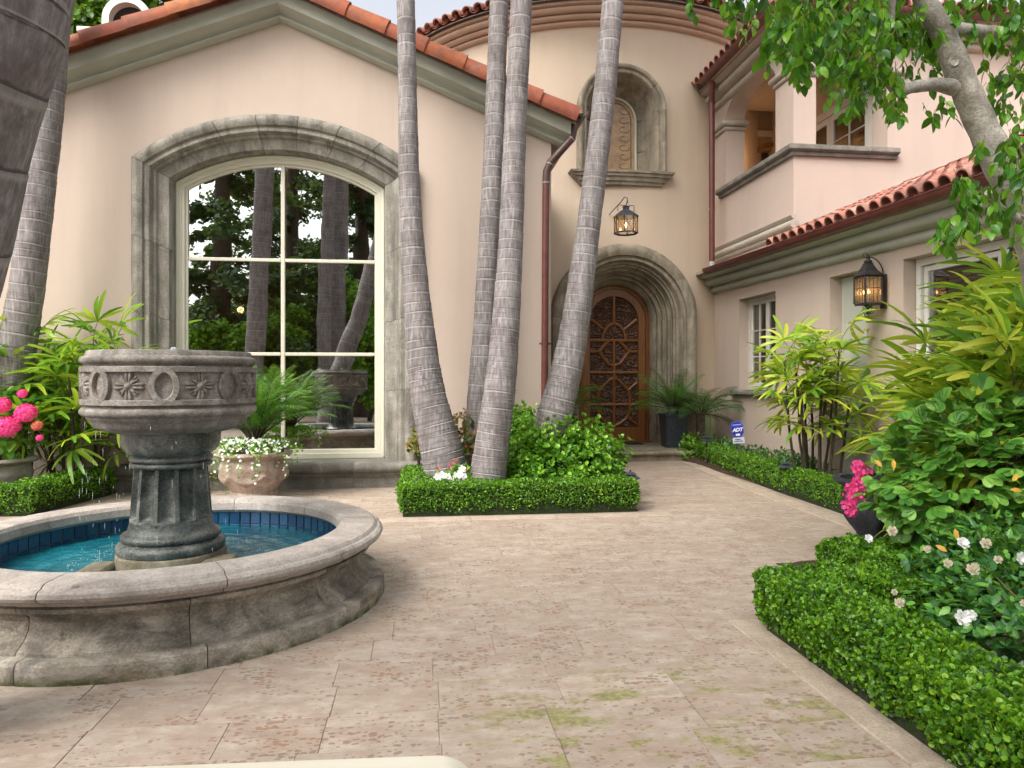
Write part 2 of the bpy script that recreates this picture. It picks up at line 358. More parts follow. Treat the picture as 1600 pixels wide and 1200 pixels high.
m1_ = q.n('MixShader', i0=.28); q.L(tr_.outputs[0], m1_.inputs[1]); q.L(tl_.outputs[0], m1_.inputs[2]); m2_ = q.n('MixShader', i0=.08); q.L(m1_.outputs[0], m2_.inputs[1]); q.L(gl_.outputs[0], m2_.inputs[2]); q.L(m2_.outputs[0], q.out.inputs[0]); M['amber'] = q.m
M['bulb'] = m_emit('lamp_flame', (1, .55, .2), 14)
M['water'] = m_water()
q = NM('clear_drop'); q.base((.9, .95, 1), .05, .8); q.p.inputs['Transmission Weight'].default_value = .7; q.p.inputs['IOR'].default_value = 1.33; M['drop'] = q.m
def _bt():
    q = NM('blue_pool_tile'); oi = q.n('ObjectInfo').outputs['Random']
    c = q.ramp(oi, [(0, (.012, .055, .14)), (.5, (.02, .09, .19)), (1, (.03, .13, .23))]); c = q.mix(q.ramp(q.noise(q.pos(), 40, 5), [(.4, 0.0), (.7, .6)]), c, (.015, .04, .09)); return q.base(c, .22, .5)
M['bluetile'] = _bt()
M['grout'] = m_simple('green_grout', (.05, .24, .20), (.12, .36, .32), 30, .6, .2)
M['door'] = m_wood('door_wood', (.12, .042, .012), (.30, .115, .03)); M['carved'] = m_wood('carved_wood', (.07, .035, .022), (.20, .10, .06), 1)
M['blind'] = m_simple('wood_blind', (.42, .28, .17), (.56, .40, .27), 30, .6, .1, stretch=(1, .1, 1))
M['room'] = m_simple('room_wall', (.26, .19, .12), (.30, .22, .14), 2, .9, 0)
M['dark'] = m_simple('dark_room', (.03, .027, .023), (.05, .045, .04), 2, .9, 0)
M['urn'] = m_stone('terracotta_urn_stone', (.22, .15, .115), (.37, .28, .225), (.52, .45, .38), streak=.2, ochre=.05, sc=9)
M['urn_pale'] = m_stone('pale_urn_stone', (.25, .22, .18), (.40, .36, .30), (.52, .48, .41), streak=.2, ochre=.1, sc=9)
M['urn_dark'] = m_stone('dark_urn_stone', (.012, .013, .017), (.03, .032, .04), (.07, .07, .085), streak=.2, ochre=0, sc=9)
M['box'] = m_leaf('boxwood_leaf', [(.02, .07, .008), (.06, .19, .012), (.13, .34, .018), (.24, .48, .028), (.40, .58, .045)], .34, .4)
M['boxcore'] = m_simple('hedge_core_shade', (.012, .02, .006), (.03, .045, .012), 30, .95, .8, .02)  # near-black core colour, the shade between the leaves painted in
M['azal'] = m_leaf('azalea_leaf', [(0.045, 0.150, 0.012), (0.105, 0.285, 0.018), (0.195, 0.450, 0.033), (0.330, 0.620, 0.060), (0.495, 0.620, 0.090)], .4, .4)
M['azred'] = m_leaf('reddish_leaf', [(0.075, 0.135, 0.015), (0.150, 0.240, 0.030), (0.300, 0.180, 0.045), (0.420, 0.150, 0.075), (0.180, 0.330, 0.045)], .45, .3)
M['ficl'] = m_leaf('ficus_leaf', [(.02, .10, .012), (.045, .19, .014), (.09, .30, .018), (.20, .44, .025), (.46, .60, .05)], .25, .5)
M['rhap'] = m_leaf('lady_palm_leaf', [(.09, .24, .02), (.24, .43, .03), (.42, .56, .045), (.58, .62, .06), (.66, .66, .10)], .33, .42)
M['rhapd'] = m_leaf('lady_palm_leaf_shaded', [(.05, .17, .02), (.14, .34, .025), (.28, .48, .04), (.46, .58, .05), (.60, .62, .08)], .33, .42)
M['bauh'] = m_leaf('lobed_leaf', [(.04, .15, .02), (.085, .26, .03), (.15, .38, .05), (.24, .48, .08), (.36, .56, .11)], .38, .38)
M['gard'] = m_leaf('gardenia_leaf', [(0.018, 0.090, 0.022), (0.038, 0.143, 0.030), (0.068, 0.210, 0.033), (0.135, 0.345, 0.045), (0.240, 0.480, 0.060)], .28, .25)
M['palmf'] = m_leaf('palm_leaflet', [(.03, .13, .02), (.06, .22, .025), (.12, .34, .03), (.22, .46, .05)], .4, .4)
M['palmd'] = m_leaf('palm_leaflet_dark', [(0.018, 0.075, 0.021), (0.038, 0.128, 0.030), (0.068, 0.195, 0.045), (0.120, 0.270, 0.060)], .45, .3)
M['conif'] = m_leaf('conifer_needle', [(.02, .06, .02), (.035, .10, .03), (.06, .15, .04)], .7, .25)
M['tree'] = m_leaf('background_leaf', [(.03, .09, .01), (.07, .17, .012), (.13, .28, .02), (.28, .40, .03)], .4, .4)
M['yellow'] = m_leaf('yellow_leaf', [(.55, .30, .02), (.62, .38, .03)], .5, .3)
def m_flower(name, c1, c2):
    q = NM(name); g = q.n('NewGeometry').outputs['Random Per Island']; q.base(q.ramp(g, [(0, c1), (1, c2)]), .6, .2)
    tr = q.n('BsdfTranslucent', Color=c2); mx = q.n('MixShader', i0=.25); q.L(q.p.outputs[0], mx.inputs[1]); q.L(tr.outputs[0], mx.inputs[2]); q.L(mx.outputs[0], q.out.inputs[0]); return q.m
M['pink'] = m_flower('pink_petal', (.80, .02, .22), (.98, .16, .45)); M['salmon'] = m_flower('salmon_petal', (.75, .16, .12), (.8, .25, .16))
M['wpetal'] = m_flower('white_petal', (.72, .72, .70), (.85, .85, .83)); M['cpetal'] = m_flower('cream_petal', (.80, .70, .50), (.88, .84, .72)); M['bud'] = m_flower('pink_bud', (.5, .10, .10), (.7, .25, .2))
M['ycentre'] = m_simple('yellow_centre', (.6, .4, .03), (.7, .5, .05), 9, .7, 0)
M['blue'] = m_simple('sign_blue', (.012, .012, .22), (.02, .02, .30), 9, .35, 0); M['bluel'] = m_simple('sign_light_blue', (.05, .10, .55), (.07, .13, .6), 9, .4, 0)
M['signw'] = m_simple('sign_white', (.75, .76, .76), (.8, .8, .8), 9, .4, 0); M['signg'] = m_simple('sign_grey', (.45, .52, .52), (.5, .56, .56), 9, .4, 0)
M['rock'] = m_stone('speaker_rock', (.05, .055, .04), (.10, .105, .075), (.17, .17, .13), sc=8)
M['table'] = m_simple('cream_table', (.66, .60, .48), (.70, .65, .53), 4, .45, .05)

# ------------------------------------------------------------------ leaf scattering (numpy)
LEAF6 = (np.array([(0, 0, 0), (.42, .30, .10), (.40, .72, .08), (0, 1, -.05), (-.40, .72, .08), (-.42, .30, .10)], float), [(0, 1, 2, 3), (0, 3, 4, 5)])
LEAF4 = (np.array([(0, 0, 0), (.36, .5, .06), (0, 1, 0), (-.36, .5, .06)], float), [(0, 1, 2, 3)])
def _long(wd, droop=.15):
    ys = [0, .22, .5, .78, 1]; ws = [0.02, wd*.85, wd, wd*.62, 0.0]
    v = []; 
    for y, a in zip(ys, ws):
        z = -droop*y*y; v += [(-a, y, z+a*.25), (0, y, z), (a, y, z+a*.25)]
    f = []
    for i in range(4):
        b = i*3; f += [(b, b+1, b+4, b+3), (b+1, b+2, b+5, b+4)]
    return (np.array(v, float), f)
LEAFP = _long(.30, .22)          # ovate, pointed
LEAFG = _long(.24, .12)
NEEDLE = (np.array([(-.06, 0, 0), (.06, 0, 0), (.05, 1, -.1), (-.05, 1, -.1)], float), [(0, 1, 2, 3)])
def frames(A, Nn):
    A = A/np.linalg.norm(A, axis=1, keepdims=True)
    X = np.cross(A, Nn); X /= np.maximum(np.linalg.norm(X, axis=1, keepdims=True), 1e-6); Z = np.cross(X, A)
    return np.stack([X, A, Z], axis=2)             # columns: x side, y along the leaf, z normal
def np_mesh(name, V, F_sizes, F_idx, mats, mi=None, smooth=False):
    me = bpy.data.meshes.new(name); me.vertices.add(len(V)); me.vertices.foreach_set('co', np.ascontiguousarray(V, dtype=np.float32).ravel())
    me.loops.add(len(F_idx)); me.loops.foreach_set('vertex_index', np.ascontiguousarray(F_idx, dtype=np.int32))
    st = np.concatenate([[0], np.cumsum(F_sizes)[:-1]]).astype(np.int32)
    me.polygons.add(len(F_sizes)); me.polygons.foreach_set('loop_start', st)
    for m in (mats if isinstance(mats, (list, tuple)) else [mats]): me.materials.append(m)
    if mi is not None: me.polygons.foreach_set('material_index', mi.astype(np.int32))
    me.update(calc_edges=True)
    me.polygons.foreach_set('use_smooth', np.full(len(F_sizes), bool(smooth)))
    return me
def scatter(parts, mats, name):                    # parts: list of (template, P, R, S, matindex)
    Vs, sz, ix, mi = [], [], [], []; base = 0
    for (T, P, R, S, m) in parts:
        tv, tf = T; n = len(P)
        if n == 0: continue
        V = np.einsum('nij,kj->nki', R, tv)*np.asarray(S).reshape(-1, 1, 1)+P[:, None, :]
        flat = np.concatenate([np.array(f) for f in tf]); s1 = np.array([len(f) for f in tf])
        I = (np.arange(n)[:, None]*len(tv)+flat[None, :]).ravel()+base
        Vs.append(V.reshape(-1, 3)); ix.append(I); sz.append(np.tile(s1, n)); mi.append(np.full(len(tf)*n, m)); base += n*len(tv)
    return np_mesh(name, np.concatenate(Vs), np.concatenate(sz), np.concatenate(ix), mats, np.concatenate(mi))
def rdir(n): v = RNG.normal(size=(n, 3)); return v/np.linalg.norm(v, axis=1, keepdims=True)

# ------------------------------------------------------------------ walls with openings
def wall(name, xs, bot, top, holes, mapf, depth, mat, parent, back=True):
    """xs: sample positions; holes: (x0,x1,lo(x),hi(x)); mapf(x,z,d)->point. Front, reveals and back."""
    mb = MB(); xs = set(round(x, 5) for x in xs)
    for h in holes:
        xs |= {round(h[0], 5), round(h[1], 5)}
        xs |= {round(h[0]+(h[1]-h[0])*(.5-.5*math.cos(PI*i/28)), 5) for i in range(29)}
    xs = sorted(xs)
    for xa, xb in zip(xs, xs[1:]):
        if xb-xa < 1e-5: continue
        m = (xa+xb)/2; hs = sorted([h for h in holes if h[0] < m < h[1]], key=lambda h: h[2](m))
        za, zb = bot(xa), bot(xb)
        def strip(a0, b0, a1, b1):
            if (a1-a0)+(b1-b0) < 1e-4: return
            for d in ((0, depth) if back else (0,)): mb.quad(mapf(xa, a0, d), mapf(xb, b0, d), mapf(xb, b1, d), mapf(xa, a1, d))
        for h in hs:
            la, lb, ha, hb = h[2](xa), h[2](xb), h[3](xa), h[3](xb)
            strip(za, zb, la, lb)
            mb.quad(mapf(xa, la, 0), mapf(xb, lb, 0), mapf(xb, lb, depth), mapf(xa, la, depth))
            mb.quad(mapf(xa, ha, 0), mapf(xb, hb, 0), mapf(xb, hb, depth), mapf(xa, ha, depth))
            za, zb = ha, hb
        strip(za, zb, top(xa), top(xb))
    for h in holes:
        for x in (h[0], h[1]): mb.quad(mapf(x, h[2](x), 0), mapf(x, h[3](x), 0), mapf(x, h[3](x), depth), mapf(x, h[2](x), depth))
    x0, x1 = xs[0], xs[-1]
    for x in (x0, x1): mb.quad(mapf(x, bot(x), 0), mapf(x, top(x), 0), mapf(x, top(x), depth), mapf(x, bot(x), depth))
    me = bpy.data.meshes.new(name); me.from_pydata(mb.v, [], mb.f); me.materials.append(mat)
    return link(name, me, parent)
class Arch:
    """jambs and arc; offset o moves inwards"""
    def __init__(s, cx, z0, c, a, R): s.cx, s.z0, s.c, s.a, s.R = cx, z0, c, a, R
    def corner(s, o): return s.c+math.sqrt(max((s.R-o)**2-(s.a-o)**2, 0))
    def pt(s, o, u):
        a, R = s.a-o, s.R-o; zc = s.corner(o)
        if u <= 1: return (s.cx-a, s.z0+(zc-s.z0)*u)
        if u >= 2: return (s.cx+a, s.z0+(zc-s.z0)*(3-u))
        f0 = math.acos(max(-1, min(1, a/R))); ang = (PI-f0)+(u-1)*(2*f0-PI)
        return (s.cx+R*math.cos(ang), s.c+R*math.sin(ang))
    def hi(s, o):
        return lambda x: s.c+math.sqrt(max((s.R-o)**2-min(abs(x-s.cx), s.a-o)**2, 0))
    def hole(s, o, z0=None):
        lo = s.z0 if z0 is None else z0
        return (s.cx-s.a+o, s.cx+s.a-o, lambda x: lo, s.hi(o))
    def sweep(s, prof, us, Y, closed=False):     # prof: (o, dy) ; dy positive = deeper
        rows = [[(s.pt(o, u)[0], Y+d, s.pt(o, u)[1]) for (o, d) in prof] for u in us]
        mb = MB(); mb.grid(rows, closed_u=closed)
        if closed:
            k = len(prof); mb.f.append(tuple(range(k))); mb.m.append(0); b = (len(rows)-1)*k; mb.f.append(tuple(b+i for i in range(k))[::-1]); mb.m.append(0)
        return mb
def urange(a, b, n): return [a+(b-a)*i/n for i in range(n+1)]
def surround(arch, prof, Y, parent, mat, jn, an, gap=.002, name='stone_block', j=.0015):
    k = 0
    cuts = [(i/jn, (i+1)/jn) for i in range(jn)]+[(1+i/an, 1+(i+1)/an) for i in range(an)]+[(2+i/jn, 2+(i+1)/jn) for i in range(jn)]
    for (a, b) in cuts:
        g = gap/2 if 1 <= a < 2 else gap/3
        n = 1 if not (1 <= a < 2) else max(3, int(28/an))
        jit = random.uniform(-j, j)
        mb = arch.sweep([(o, d+jit) for o, d in prof], urange(a+g, b-g, n), Y)
        # end caps so that each block is solid at its joints
        K = len(prof); mb.f.append(tuple(range(K))); mb.m.append(0); e = len(mb.v)-K; mb.f.append(tuple(e+i for i in range(K))[::-1]); mb.m.append(0)
        mb.build(name, mat, parent, smooth=True, angle=35); k += 1
def roll(o0, d0, o1, d1, n=6, bulge=.5):          # a quarter/half roll moulding between two profile points
    pts = []
    for i in range(n+1):
        t = i/n; x = o0+(o1-o0)*t; y = d0+(d1-d0)*t; L = math.hypot(o1-o0, d1-d0); nx, ny = (d1-d0)/max(L, 1e-6), -(o1-o0)/max(L, 1e-6)
        h = math.sin(PI*t)*L*bulge; pts.append((x+nx*h, y+ny*h))
    return pts

# ================================================================== ground and paving
b = MB(); b.box(-150, 150, -150, 150, -.30, -.06); tag(b.build('ground', M['soil']), kind='structure')
b = MB(); b.box(-9, 6, -3.2, 14.5, -.055, -.0042); paving = tag(b.build('paving', M['mortar']), kind='structure')
b = MB(); b.box(-40, 40, -9, -4.2, -.059, -.02); tag(b.build('driveway', M['kerb']), kind='structure')
ROW = .2667; rr = random.Random(3); near_n = 0; far = MB()
slabmeshes = {}
for k in range(-21, 31):
    y0 = 2.56+k*ROW; x = -6.5+rr.uniform(0, .5)
    while x < 5.05:
        wd = rr.choice([.30, .36, .42, .5, .58, .66, .42, .5]); x1 = x+wd
        t = FPX*1.0; cxm, cym = (x+x1)/2, y0+ROW/2; zc = cym*math.cos(TH)+cxm*math.sin(TH); u = (cxm*math.cos(TH)-cym*math.sin(TH))
        vis = 1.7 < cym < 6.35 and zc > 1.6 and abs(u/zc) < .86
        dz = rr.uniform(-.0015, .0015); g = .0009
        if vis and not (cxm > 1.95 and cym < 3.3):
            key = round(wd, 2)
            if key not in slabmeshes: slabmeshes[key] = MB().box(g, wd-g, g, ROW-g, -.03, 0, .0016).mesh('paving_slab', M['trav'])
            o = link('paving_slab', slabmeshes[key], paving, loc=(x, y0, dz)); near_n += 1
        elif -3 < cym < 12.6 and -5.6 < cxm < 5.0: far.box(x+g, x1-g, y0+g, y0+ROW-g, -.03, dz, .003)
        x = x1
tag(far.build('paving_slabs', M['trav'], paving), kind='stuff')

def bed(name, x0, x1, y0, y1, z=.05):
    b = MB(); nx, ny = max(2, int((x1-x0)/.12)), max(2, int((y1-y0)/.12)); r = random.Random(5)
    rows = [[(x0+(x1-x0)*i/nx, y0+(y1-y0)*j/ny, (z+r.uniform(-.02, .03)) if 0 < i < nx and 0 < j < ny else .006) for i in range(nx+1)] for j in range(ny+1)]
    b.grid(rows); return tag(b.build(name, M['soil'], smooth=True), kind='structure')
bed('soil_bed_centre', -.17, 2.1, 6.78, 9.1, .12)
bed('soil_bed_right', 4.06, 5.1, 4.7, 12.0, .06)
bed('soil_bed_near', 1.78, 5.1, -.5, 3.55, .03)
bed('soil_bed_near_back', 2.45, 5.1, 3.4, 4.75, .04)
bed('soil_bed_left', -7.5, -3.72, 7.3, 9.1, .08)
def kerb(name, pts, wd, h=.012):
    r = random.Random(8); root = empty(name, (pts[0][0], pts[0][1], 0)); tag(root, kind='structure')
    for (p, q) in zip(pts, pts[1:]):
        p, q = Vector((*p, 0)), Vector((*q, 0)); L = (q-p).length; d = (q-p)/L; n = Vector((-d.y, d.x, 0)); s = 0; a = math.atan2(d.y, d.x)
        while s < L-.05:
            l = min(r.uniform(.75, 1.1), L-s); Mx = Matrix.Translation(p+d*s) @ Matrix.Rotation(a, 4, 'Z')
            link('kerb_slab', MB().box(.003, l-.003, 0, wd, -.02, h+r.uniform(-.002, .002), .004).mesh('kerb_slab', M['kerb']), root, M=Mx); s += l
kerb('kerb_near', [(1.79, .6), (1.79, 3.66), ], .17)
kerb('kerb_centre', [(-.38, 6.50), (2.34, 6.50)], .17)
kerb('kerb_right', [(3.83, 4.9), (3.90, 7.7), (4.13, 10.6)], .19)

# ================================================================== the house
house = empty('house', (0, 9, 0)); tag(house, 'beige and pink stucco villa with round tower, gable wing and red clay tile roofs', 'house')
YF = 8.8; AX = -1.64; SL = .40
def L0(x): return 5.50-SL*abs(x-AX)
win = Arch(-1.665, .30, 1.75, 1.62, 2.63)
wall('gable_wall', [-7.4, AX]+[-7.4+i*.5 for i in range(18)]+[1.6], lambda x: 0, lambda x: L0(x)+.20, [win.hole(.16, .05)], lambda x, z, d: (x, YF+d, z), .3, M['stucco'], house)
b = MB(); b.box(1.27, 1.597, 9.103, 13.2, 0, 4.3); b.build('gable_side_wall', M['stucco'], house)
# raking cornice
prof = [(0, 0), (.045, .005)]+[(.045+.05*math.sin(t*PI/2*.33*1.0), .005+.075*t/3+.0) for t in (1, 2, 3)]
def cyma():
    p = [(0, 0)]
    for i in range(9): t = i/8; p.append((.03+.055*math.sin(PI*t)*.9+.05*t, .0+.085*t))
    for i in range(9): t = i/8; p.append((.085+.10*t*t, .088+.07*t))
    p += [(.20, .165), (.235, .175), (.255, .375), (0, .375)]; return [(o, z*.70) for o, z in p]
CP = cyma()
def rake_sweep(x0, x1):
    xs = [x0, x1]; rows = [[(x, YF-.003-o, L0(x)+z) for (o, z) in CP] for x in xs]; m = MB(); m.grid(rows)
    K = len(CP); m.f.append(tuple(range(K))); m.m.append(0); m.f.append(tuple(K+i for i in range(K))[::-1]); m.m.append(0); return m
rake_sweep(-7.4, AX).build('raking_cornice', M['trim'], house, True, 50); rake_sweep(AX, 1.80).build('raking_cornice', M['trim'], house, True, 50)

def barrel(L, r0, r1, a0, a1, th=.014, n=10, lift=.0):
    m = MB(); rows = []
    for (x, r) in ((0, r0), (L, r1)):
        row = [(x, r*math.cos(a0+(a1-a0)*i/n), r*math.sin(a0+(a1-a0)*i/n)) for i in range(n+1)]
        row += [(x, (r-th)*math.cos(a1-(a1-a0)*i/n), (r-th)*math.sin(a1-(a1-a0)*i/n)) for i in range(n+1)]
        rows.append(row)
    m.grid(rows, closed_u=True); K = len(rows[0])
    for i in range(n):                                   # end rings
        for e in (0, K): m.f.append((e+i, e+i+1, e+K-2-i, e+K-1-i)); m.m.append(0)
    return m
def slopeM(p, dirv, nrm, jit=.0):
    d = Vector(dirv).normalized(); n = Vector(nrm).normalized(); n = (n-d*n.dot(d)).normalized(); s = n.cross(d)
    R = Matrix((d, s, n)).transposed().to_4x4()
    if jit: R = R @ Matrix.Rotation(random.uniform(-jit, jit), 4, 'Z') @ Matrix.Rotation(random.uniform(-jit, jit)*.5, 4, 'Y')
    return Matrix.Translation(Vector(p)) @ R
a = math.atan(SL)
# gable roof deck
groof = MB()
for (xa, xb) in ((-7.4, AX), (AX, 1.86)):
    za, zb = L0(xa)+.268, L0(xb)+.268; groof.add([(xa, 8.56, za), (xb, 8.56, zb), (xb, 13.2, zb), (xa, 13.2, za), (xa, 8.56, za+.03), (xb, 8.56, zb+.03), (xb, 13.2, zb+.03), (xa, 13.2, za+.03)], [(0, 1, 2, 3), (4, 5, 6, 7), (0, 1, 5, 4), (2, 3, 7, 6), (0, 3, 7, 4), (1, 2, 6, 5)])
gr = groof.build('gable_roof', M['mortar'], house)
rake_me = barrel(.56, .130, .112, math.radians(-40), math.radians(205), .016, 14).mesh('roof_tile', M['tile_r'], True, 30)
cov_me = barrel(.46, .105, .085, math.radians(-5), math.radians(185), .014, 8).mesh('roof_tile', M['tile'], True, 30)
for side in (-1, 1):
    nT = 12 if side < 0 else 8; base = 1.86 if side > 0 else -7.3
    d = (-side*math.cos(a), 0, math.sin(a)); nn = (side*math.sin(a), 0, math.cos(a))
    Ls = .485*math.cos(a)
    for i in range(14):
        x = base-side*i*Ls
        if (x-AX)*side < .2: break
        link('roof_tile', rake_me, gr, M=slopeM((x, 8.50, L0(x)+.318+.012), (d[0], d[1], d[2]-.02), nn, .008))
        for r in range(6):
            xx = x+side*.06 if r else x+side*.10
            yy = 8.79+r*.245
            if r == 0 or r == 1: link('roof_tile', cov_me, gr, M=slopeM((xx, yy, L0(xx)+.388+.012), (d[0], d[1], d[2]-.03), nn, .01))
ridge = MB()
for i in range(10): ridge.lathe([(.15, 0), (.13, .5)], 12, (0, 0, 0)) if 0 else None
for i in range(10):
    m = slopeM((AX, 8.42+i*.45, 5.87), (0, 1, .0), (0, 0, 1)); link('ridge_tile', rake_me, gr, M=m)
jn = MB()
for side in (-1, 1):
    for r in range(2, 16):
        yy = 8.79+r*.245; xa = AX; xb = 1.86 if side > 0 else -7.3
        rows = []
        for x in (xa, xb): rows.append([(x, yy+.1*math.cos(t*PI/6), L0(x)+.348+.09*math.sin(t*PI/6)) for t in range(7)])
        jn.grid(rows)
tag(jn.build('roof_tiles', M['tile'], gr, True), kind='stuff')

# big arched window: stone surround, sill, frame, panes
SP = [(0, .12), (0, -.10)]+roll(0.0, -.10, .13, -.13, 6, .28)+[(.145, -.10), (.16, -.10)]+roll(.16, -.10, .215, -.07, 4, .3)+[(.225, -.045), (.245, -.04), (.255, -.02)]+[(.262, .0), (.30, .012), (.37, .03), (.385, .06), (.395, .16), (.395, .22)]
sur = empty('window_surround', (-1.665, YF, .3), house); sur['label'] = 'weathered grey stone surround of the big arched window'
surround(win, SP, YF, sur, M['stone'], 4, 7)
def molded(name, x0, x1, prof, mat, parent, cuts, Yw=YF, joint=.004):
    n = cuts; root = empty(name, ((x0+x1)/2, Yw, 0), parent)
    for i in range(n):
        a0 = x0+(x1-x0)*i/n+(joint/2 if i else 0); a1 = x0+(x1-x0)*(i+1)/n-(joint/2 if i < n-1 else 0)
        m = MB(); rows = [[(x, Yw-o, z) for (o, z) in prof] for x in (a0, a1)]; m.grid(rows, closed_u=True); K = len(prof)
        m.f.append(tuple(range(K))); m.m.append(0); m.f.append(tuple(K+j for j in range(K))[::-1]); m.m.append(0)
        m.build('stone_block', mat, root, True, 35)
    return root
sp = [(-.25, .0), (.17, 0), (.17, .125), (.19, .13), (.20, .15), (.215, .16), (.215, .175)]+[(.235+.045*math.cos(t), .245+.055*math.sin(t)) for t in [-1.3, -.9, -.4, 0, .4, .9, 1.4]]+[(.2, .303), (-.25, .312)]
s_ = molded('window_sill', -3.42, .10, sp, M['stone_sill'], house, 4); s_['label'] = 'moulded stone sill and plinth below the arched window'
wf = empty('arched_window', (-1.665, 9.0, .35), house); wf['label'] = 'large cream arched window with six reflecting panes'
fr = Arch(-1.665, .335, 1.75, 1.225, 2.235)
b = fr.sweep([(0, .02), (0, .0), (.015, -.012), (.03, 0), (.035, 0), (.045, .012), (.06, .012), (.065, .02), (.095, .025), (.10, .05), (.125, .055), (.13, .08), (.13, .12), (0, .12)], urange(0, 3, 60), YF+.17, closed=True)
b.box(-1.665-1.22, -1.665+1.22, YF+.175, YF+.29, .312, .38, .006); b.box(-1.665-1.18, -1.665+1.18, YF+.205, YF+.285, .375, .425, .006)
b.build('frame', M['cream'], wf, True, 40)
cxw = -1.665; GY = YF+.235
hi_g = Arch(cxw, .4, 1.75, 1.10, 2.11).hi(0)
m = MB(); m.box(cxw-.024, cxw+.024, GY-.012, GY+.03, .42, hi_g(cxw)+.01, .006); m.build('mullion', M['cream'], wf)
for z in (1.585, 2.725):
    for sgn in (-1, 1):
        m = MB(); xa, xb = sorted((cxw+sgn*.026, cxw+sgn*1.10)); m.box(xa, xb, GY-.010, GY+.028, z-.021, z+.021, .006); m.build('glazing_bar', M['cream'], wf)
def pane_poly(x0, x1, z0, z1, hi=None, n=12):
    pts = [(x0, z0), (x1, z0)]
    if hi: pts += [(x1+(x0-x1)*i/n, min(z1, hi(x1+(x0-x1)*i/n))) for i in range(n+1)]
    else: pts += [(x1, z1), (x0, z1)]
    return pts
for sgn in (-1, 1):
    xa, xb = sorted((cxw+sgn*.02, cxw+sgn*1.105))
    for (z0, z1, h) in ((.40, 1.585, None), (1.585, 2.725, None), (2.725, 9, hi_g)):
        m = MB(); m.prism(pane_poly(xa, xb, z0, z1, h), 'y', GY+.008, GY+.014); o = m.build('pane', M['glass'], wf)
        o.rotation_euler = (random.uniform(-.002, .002), 0, random.uniform(-.002, .002)); 
# room behind the window
rm = MB(); X0, X1, Y0, Y1, Z1 = -4.2, 1.25, 9.103, 12.8, 4.1
rm.quad((X0, Y1, 0), (X1, Y1, 0), (X1, Y1, Z1), (X0, Y1, Z1)); rm.quad((X0, Y0, 0), (X0, Y1, 0), (X0, Y1, Z1), (X0, Y0, Z1)); rm.quad((X1, Y0, 0), (X1, Y1, 0), (X1, Y1, Z1), (X1, Y0, Z1))
rm.quad((X0, Y0, Z1), (X1, Y0, Z1), (X1, Y1, Z1), (X0, Y1, Z1)); rm.quad((X0, Y0, .05), (X1, Y0, .05), (X1, Y1, .05), (X0, Y1, .05))
rm.build('room', M['room'], house)
# curtain-like warm panel at the right of the room and the far doorway
m = MB()
for i in range(9): m.lathe([(.045, .06), (.04, 3.9)], 8, (-.62+i*.07, 11.4, 0))
m.build('curtain', M['door'], house, True)

# gutter end and downspout of the gable wing
def gutter_profile(r=.07, th=.006, n=10): 
    o = [(r*math.cos(PI+PI*i/n), r*math.sin(PI+PI*i/n)) for i in range(n+1)]
    i_ = [((r-th)*math.cos(2*PI-PI*i/n), (r-th)*math.sin(2*PI-PI*i/n)) for i in range(n+1)]
    return o+i_
g = MB(); gp = [(x, z) for x, z in gutter_profile(.075)]; rows = [[(1.92+x, y, 4.50+z) for x, z in gp] for y in (8.45, 13.0)]; g.grid(rows, closed_u=True); g.f.append(tuple(range(len(gp)))); g.m.append(0); g.build('gutter', M['metal_brown'], house, True)
dsp = [WY(897, 184, 8.62), WY(896, 203, 8.62), WY(894, 216, 8.62), WY(876, 236, 8.66), WY(859, 255, 8.70), WY(854, 268, 8.72), WY(853, 285, 8.72), WY(852, 400, 8.72), WY(850.5, 700, 8.72)]
m = MB(); m.tube(dsp[:7], [.05, .047, .047, .047, .047, .047, .045], 14); m.build('downspout_elbow', M['metal_brown'], house, True)
m = MB(); m.tube([dsp[6]+Vector((0, 0, .02)), dsp[7], dsp[8]], .043, 14); ds = m.build('downspout', M['metal_red'], house, True)
m = MB(); hd = WY(897, 186, 8.62); m.prism([(hd.x-.05, hd.z-.05), (hd.x+.04, hd.z-.05), (hd.x+.10, hd.z+.03), (hd.x-.06, hd.z+.03)], 'y', 8.50, 8.72); m.build('gutter_outlet', M['metal_brown'], house)
for k, i in enumerate((2, 4, 6)):
    p = dsp[i]; q = dsp[i]+(dsp[i+1]-dsp[i]).normalized()*.012; m = MB(); m.tube([p, q], .0495, 14); m.build('pipe_joint', M['solder'], house, True)
bz = WY(852, 537, 8.72); m = MB(); m.lathe([(.05, -.015), (.05, .015)], 14, tuple(bz)); m.box(bz.x-.075, bz.x+.075, bz.y-.004, bz.y+.004, bz.z-.012, bz.z+.012); m.build('pipe_bracket', M['metal_red'], house)

# ------------------------------------------------------------------ round tower
TC = (3.55, 15.6); TR = 3.85
def tmap(x, z, d): t = x/TR; return (TC[0]+(TR-d)*math.sin(t), TC[1]-(TR-d)*math.cos(t), z)
DX = 3.40; NX = 3.345
door_a = Arch(DX, .15, 2.30, 1.24, 1.24); nic = Arch(NX, 4.72, 5.80, .755, .755)
th_ = Arch(DX-TC[0], .0, 2.30, 1.24, 1.24); tn_ = Arch(NX-TC[0], 4.72, 5.80, .755, .755)
wall('tower_wall', [TR*math.radians(t) for t in range(-96, 97, 3)], lambda x: 0, lambda x: 7.3, [th_.hole(.12), tn_.hole(.10, 4.75)], tmap, .35, M['stucco_tower'], house)
def ring(prof, t0=-96, t1=96, st=3, c=TC):
    rows = [[(c[0]+r*math.sin(math.radians(t)), c[1]-r*math.cos(math.radians(t)), z) for (r, z) in prof] for t in range(t0, t1+1, st)]
    return MB().grid(rows)
tp = [(TR-.01, 7.12)]
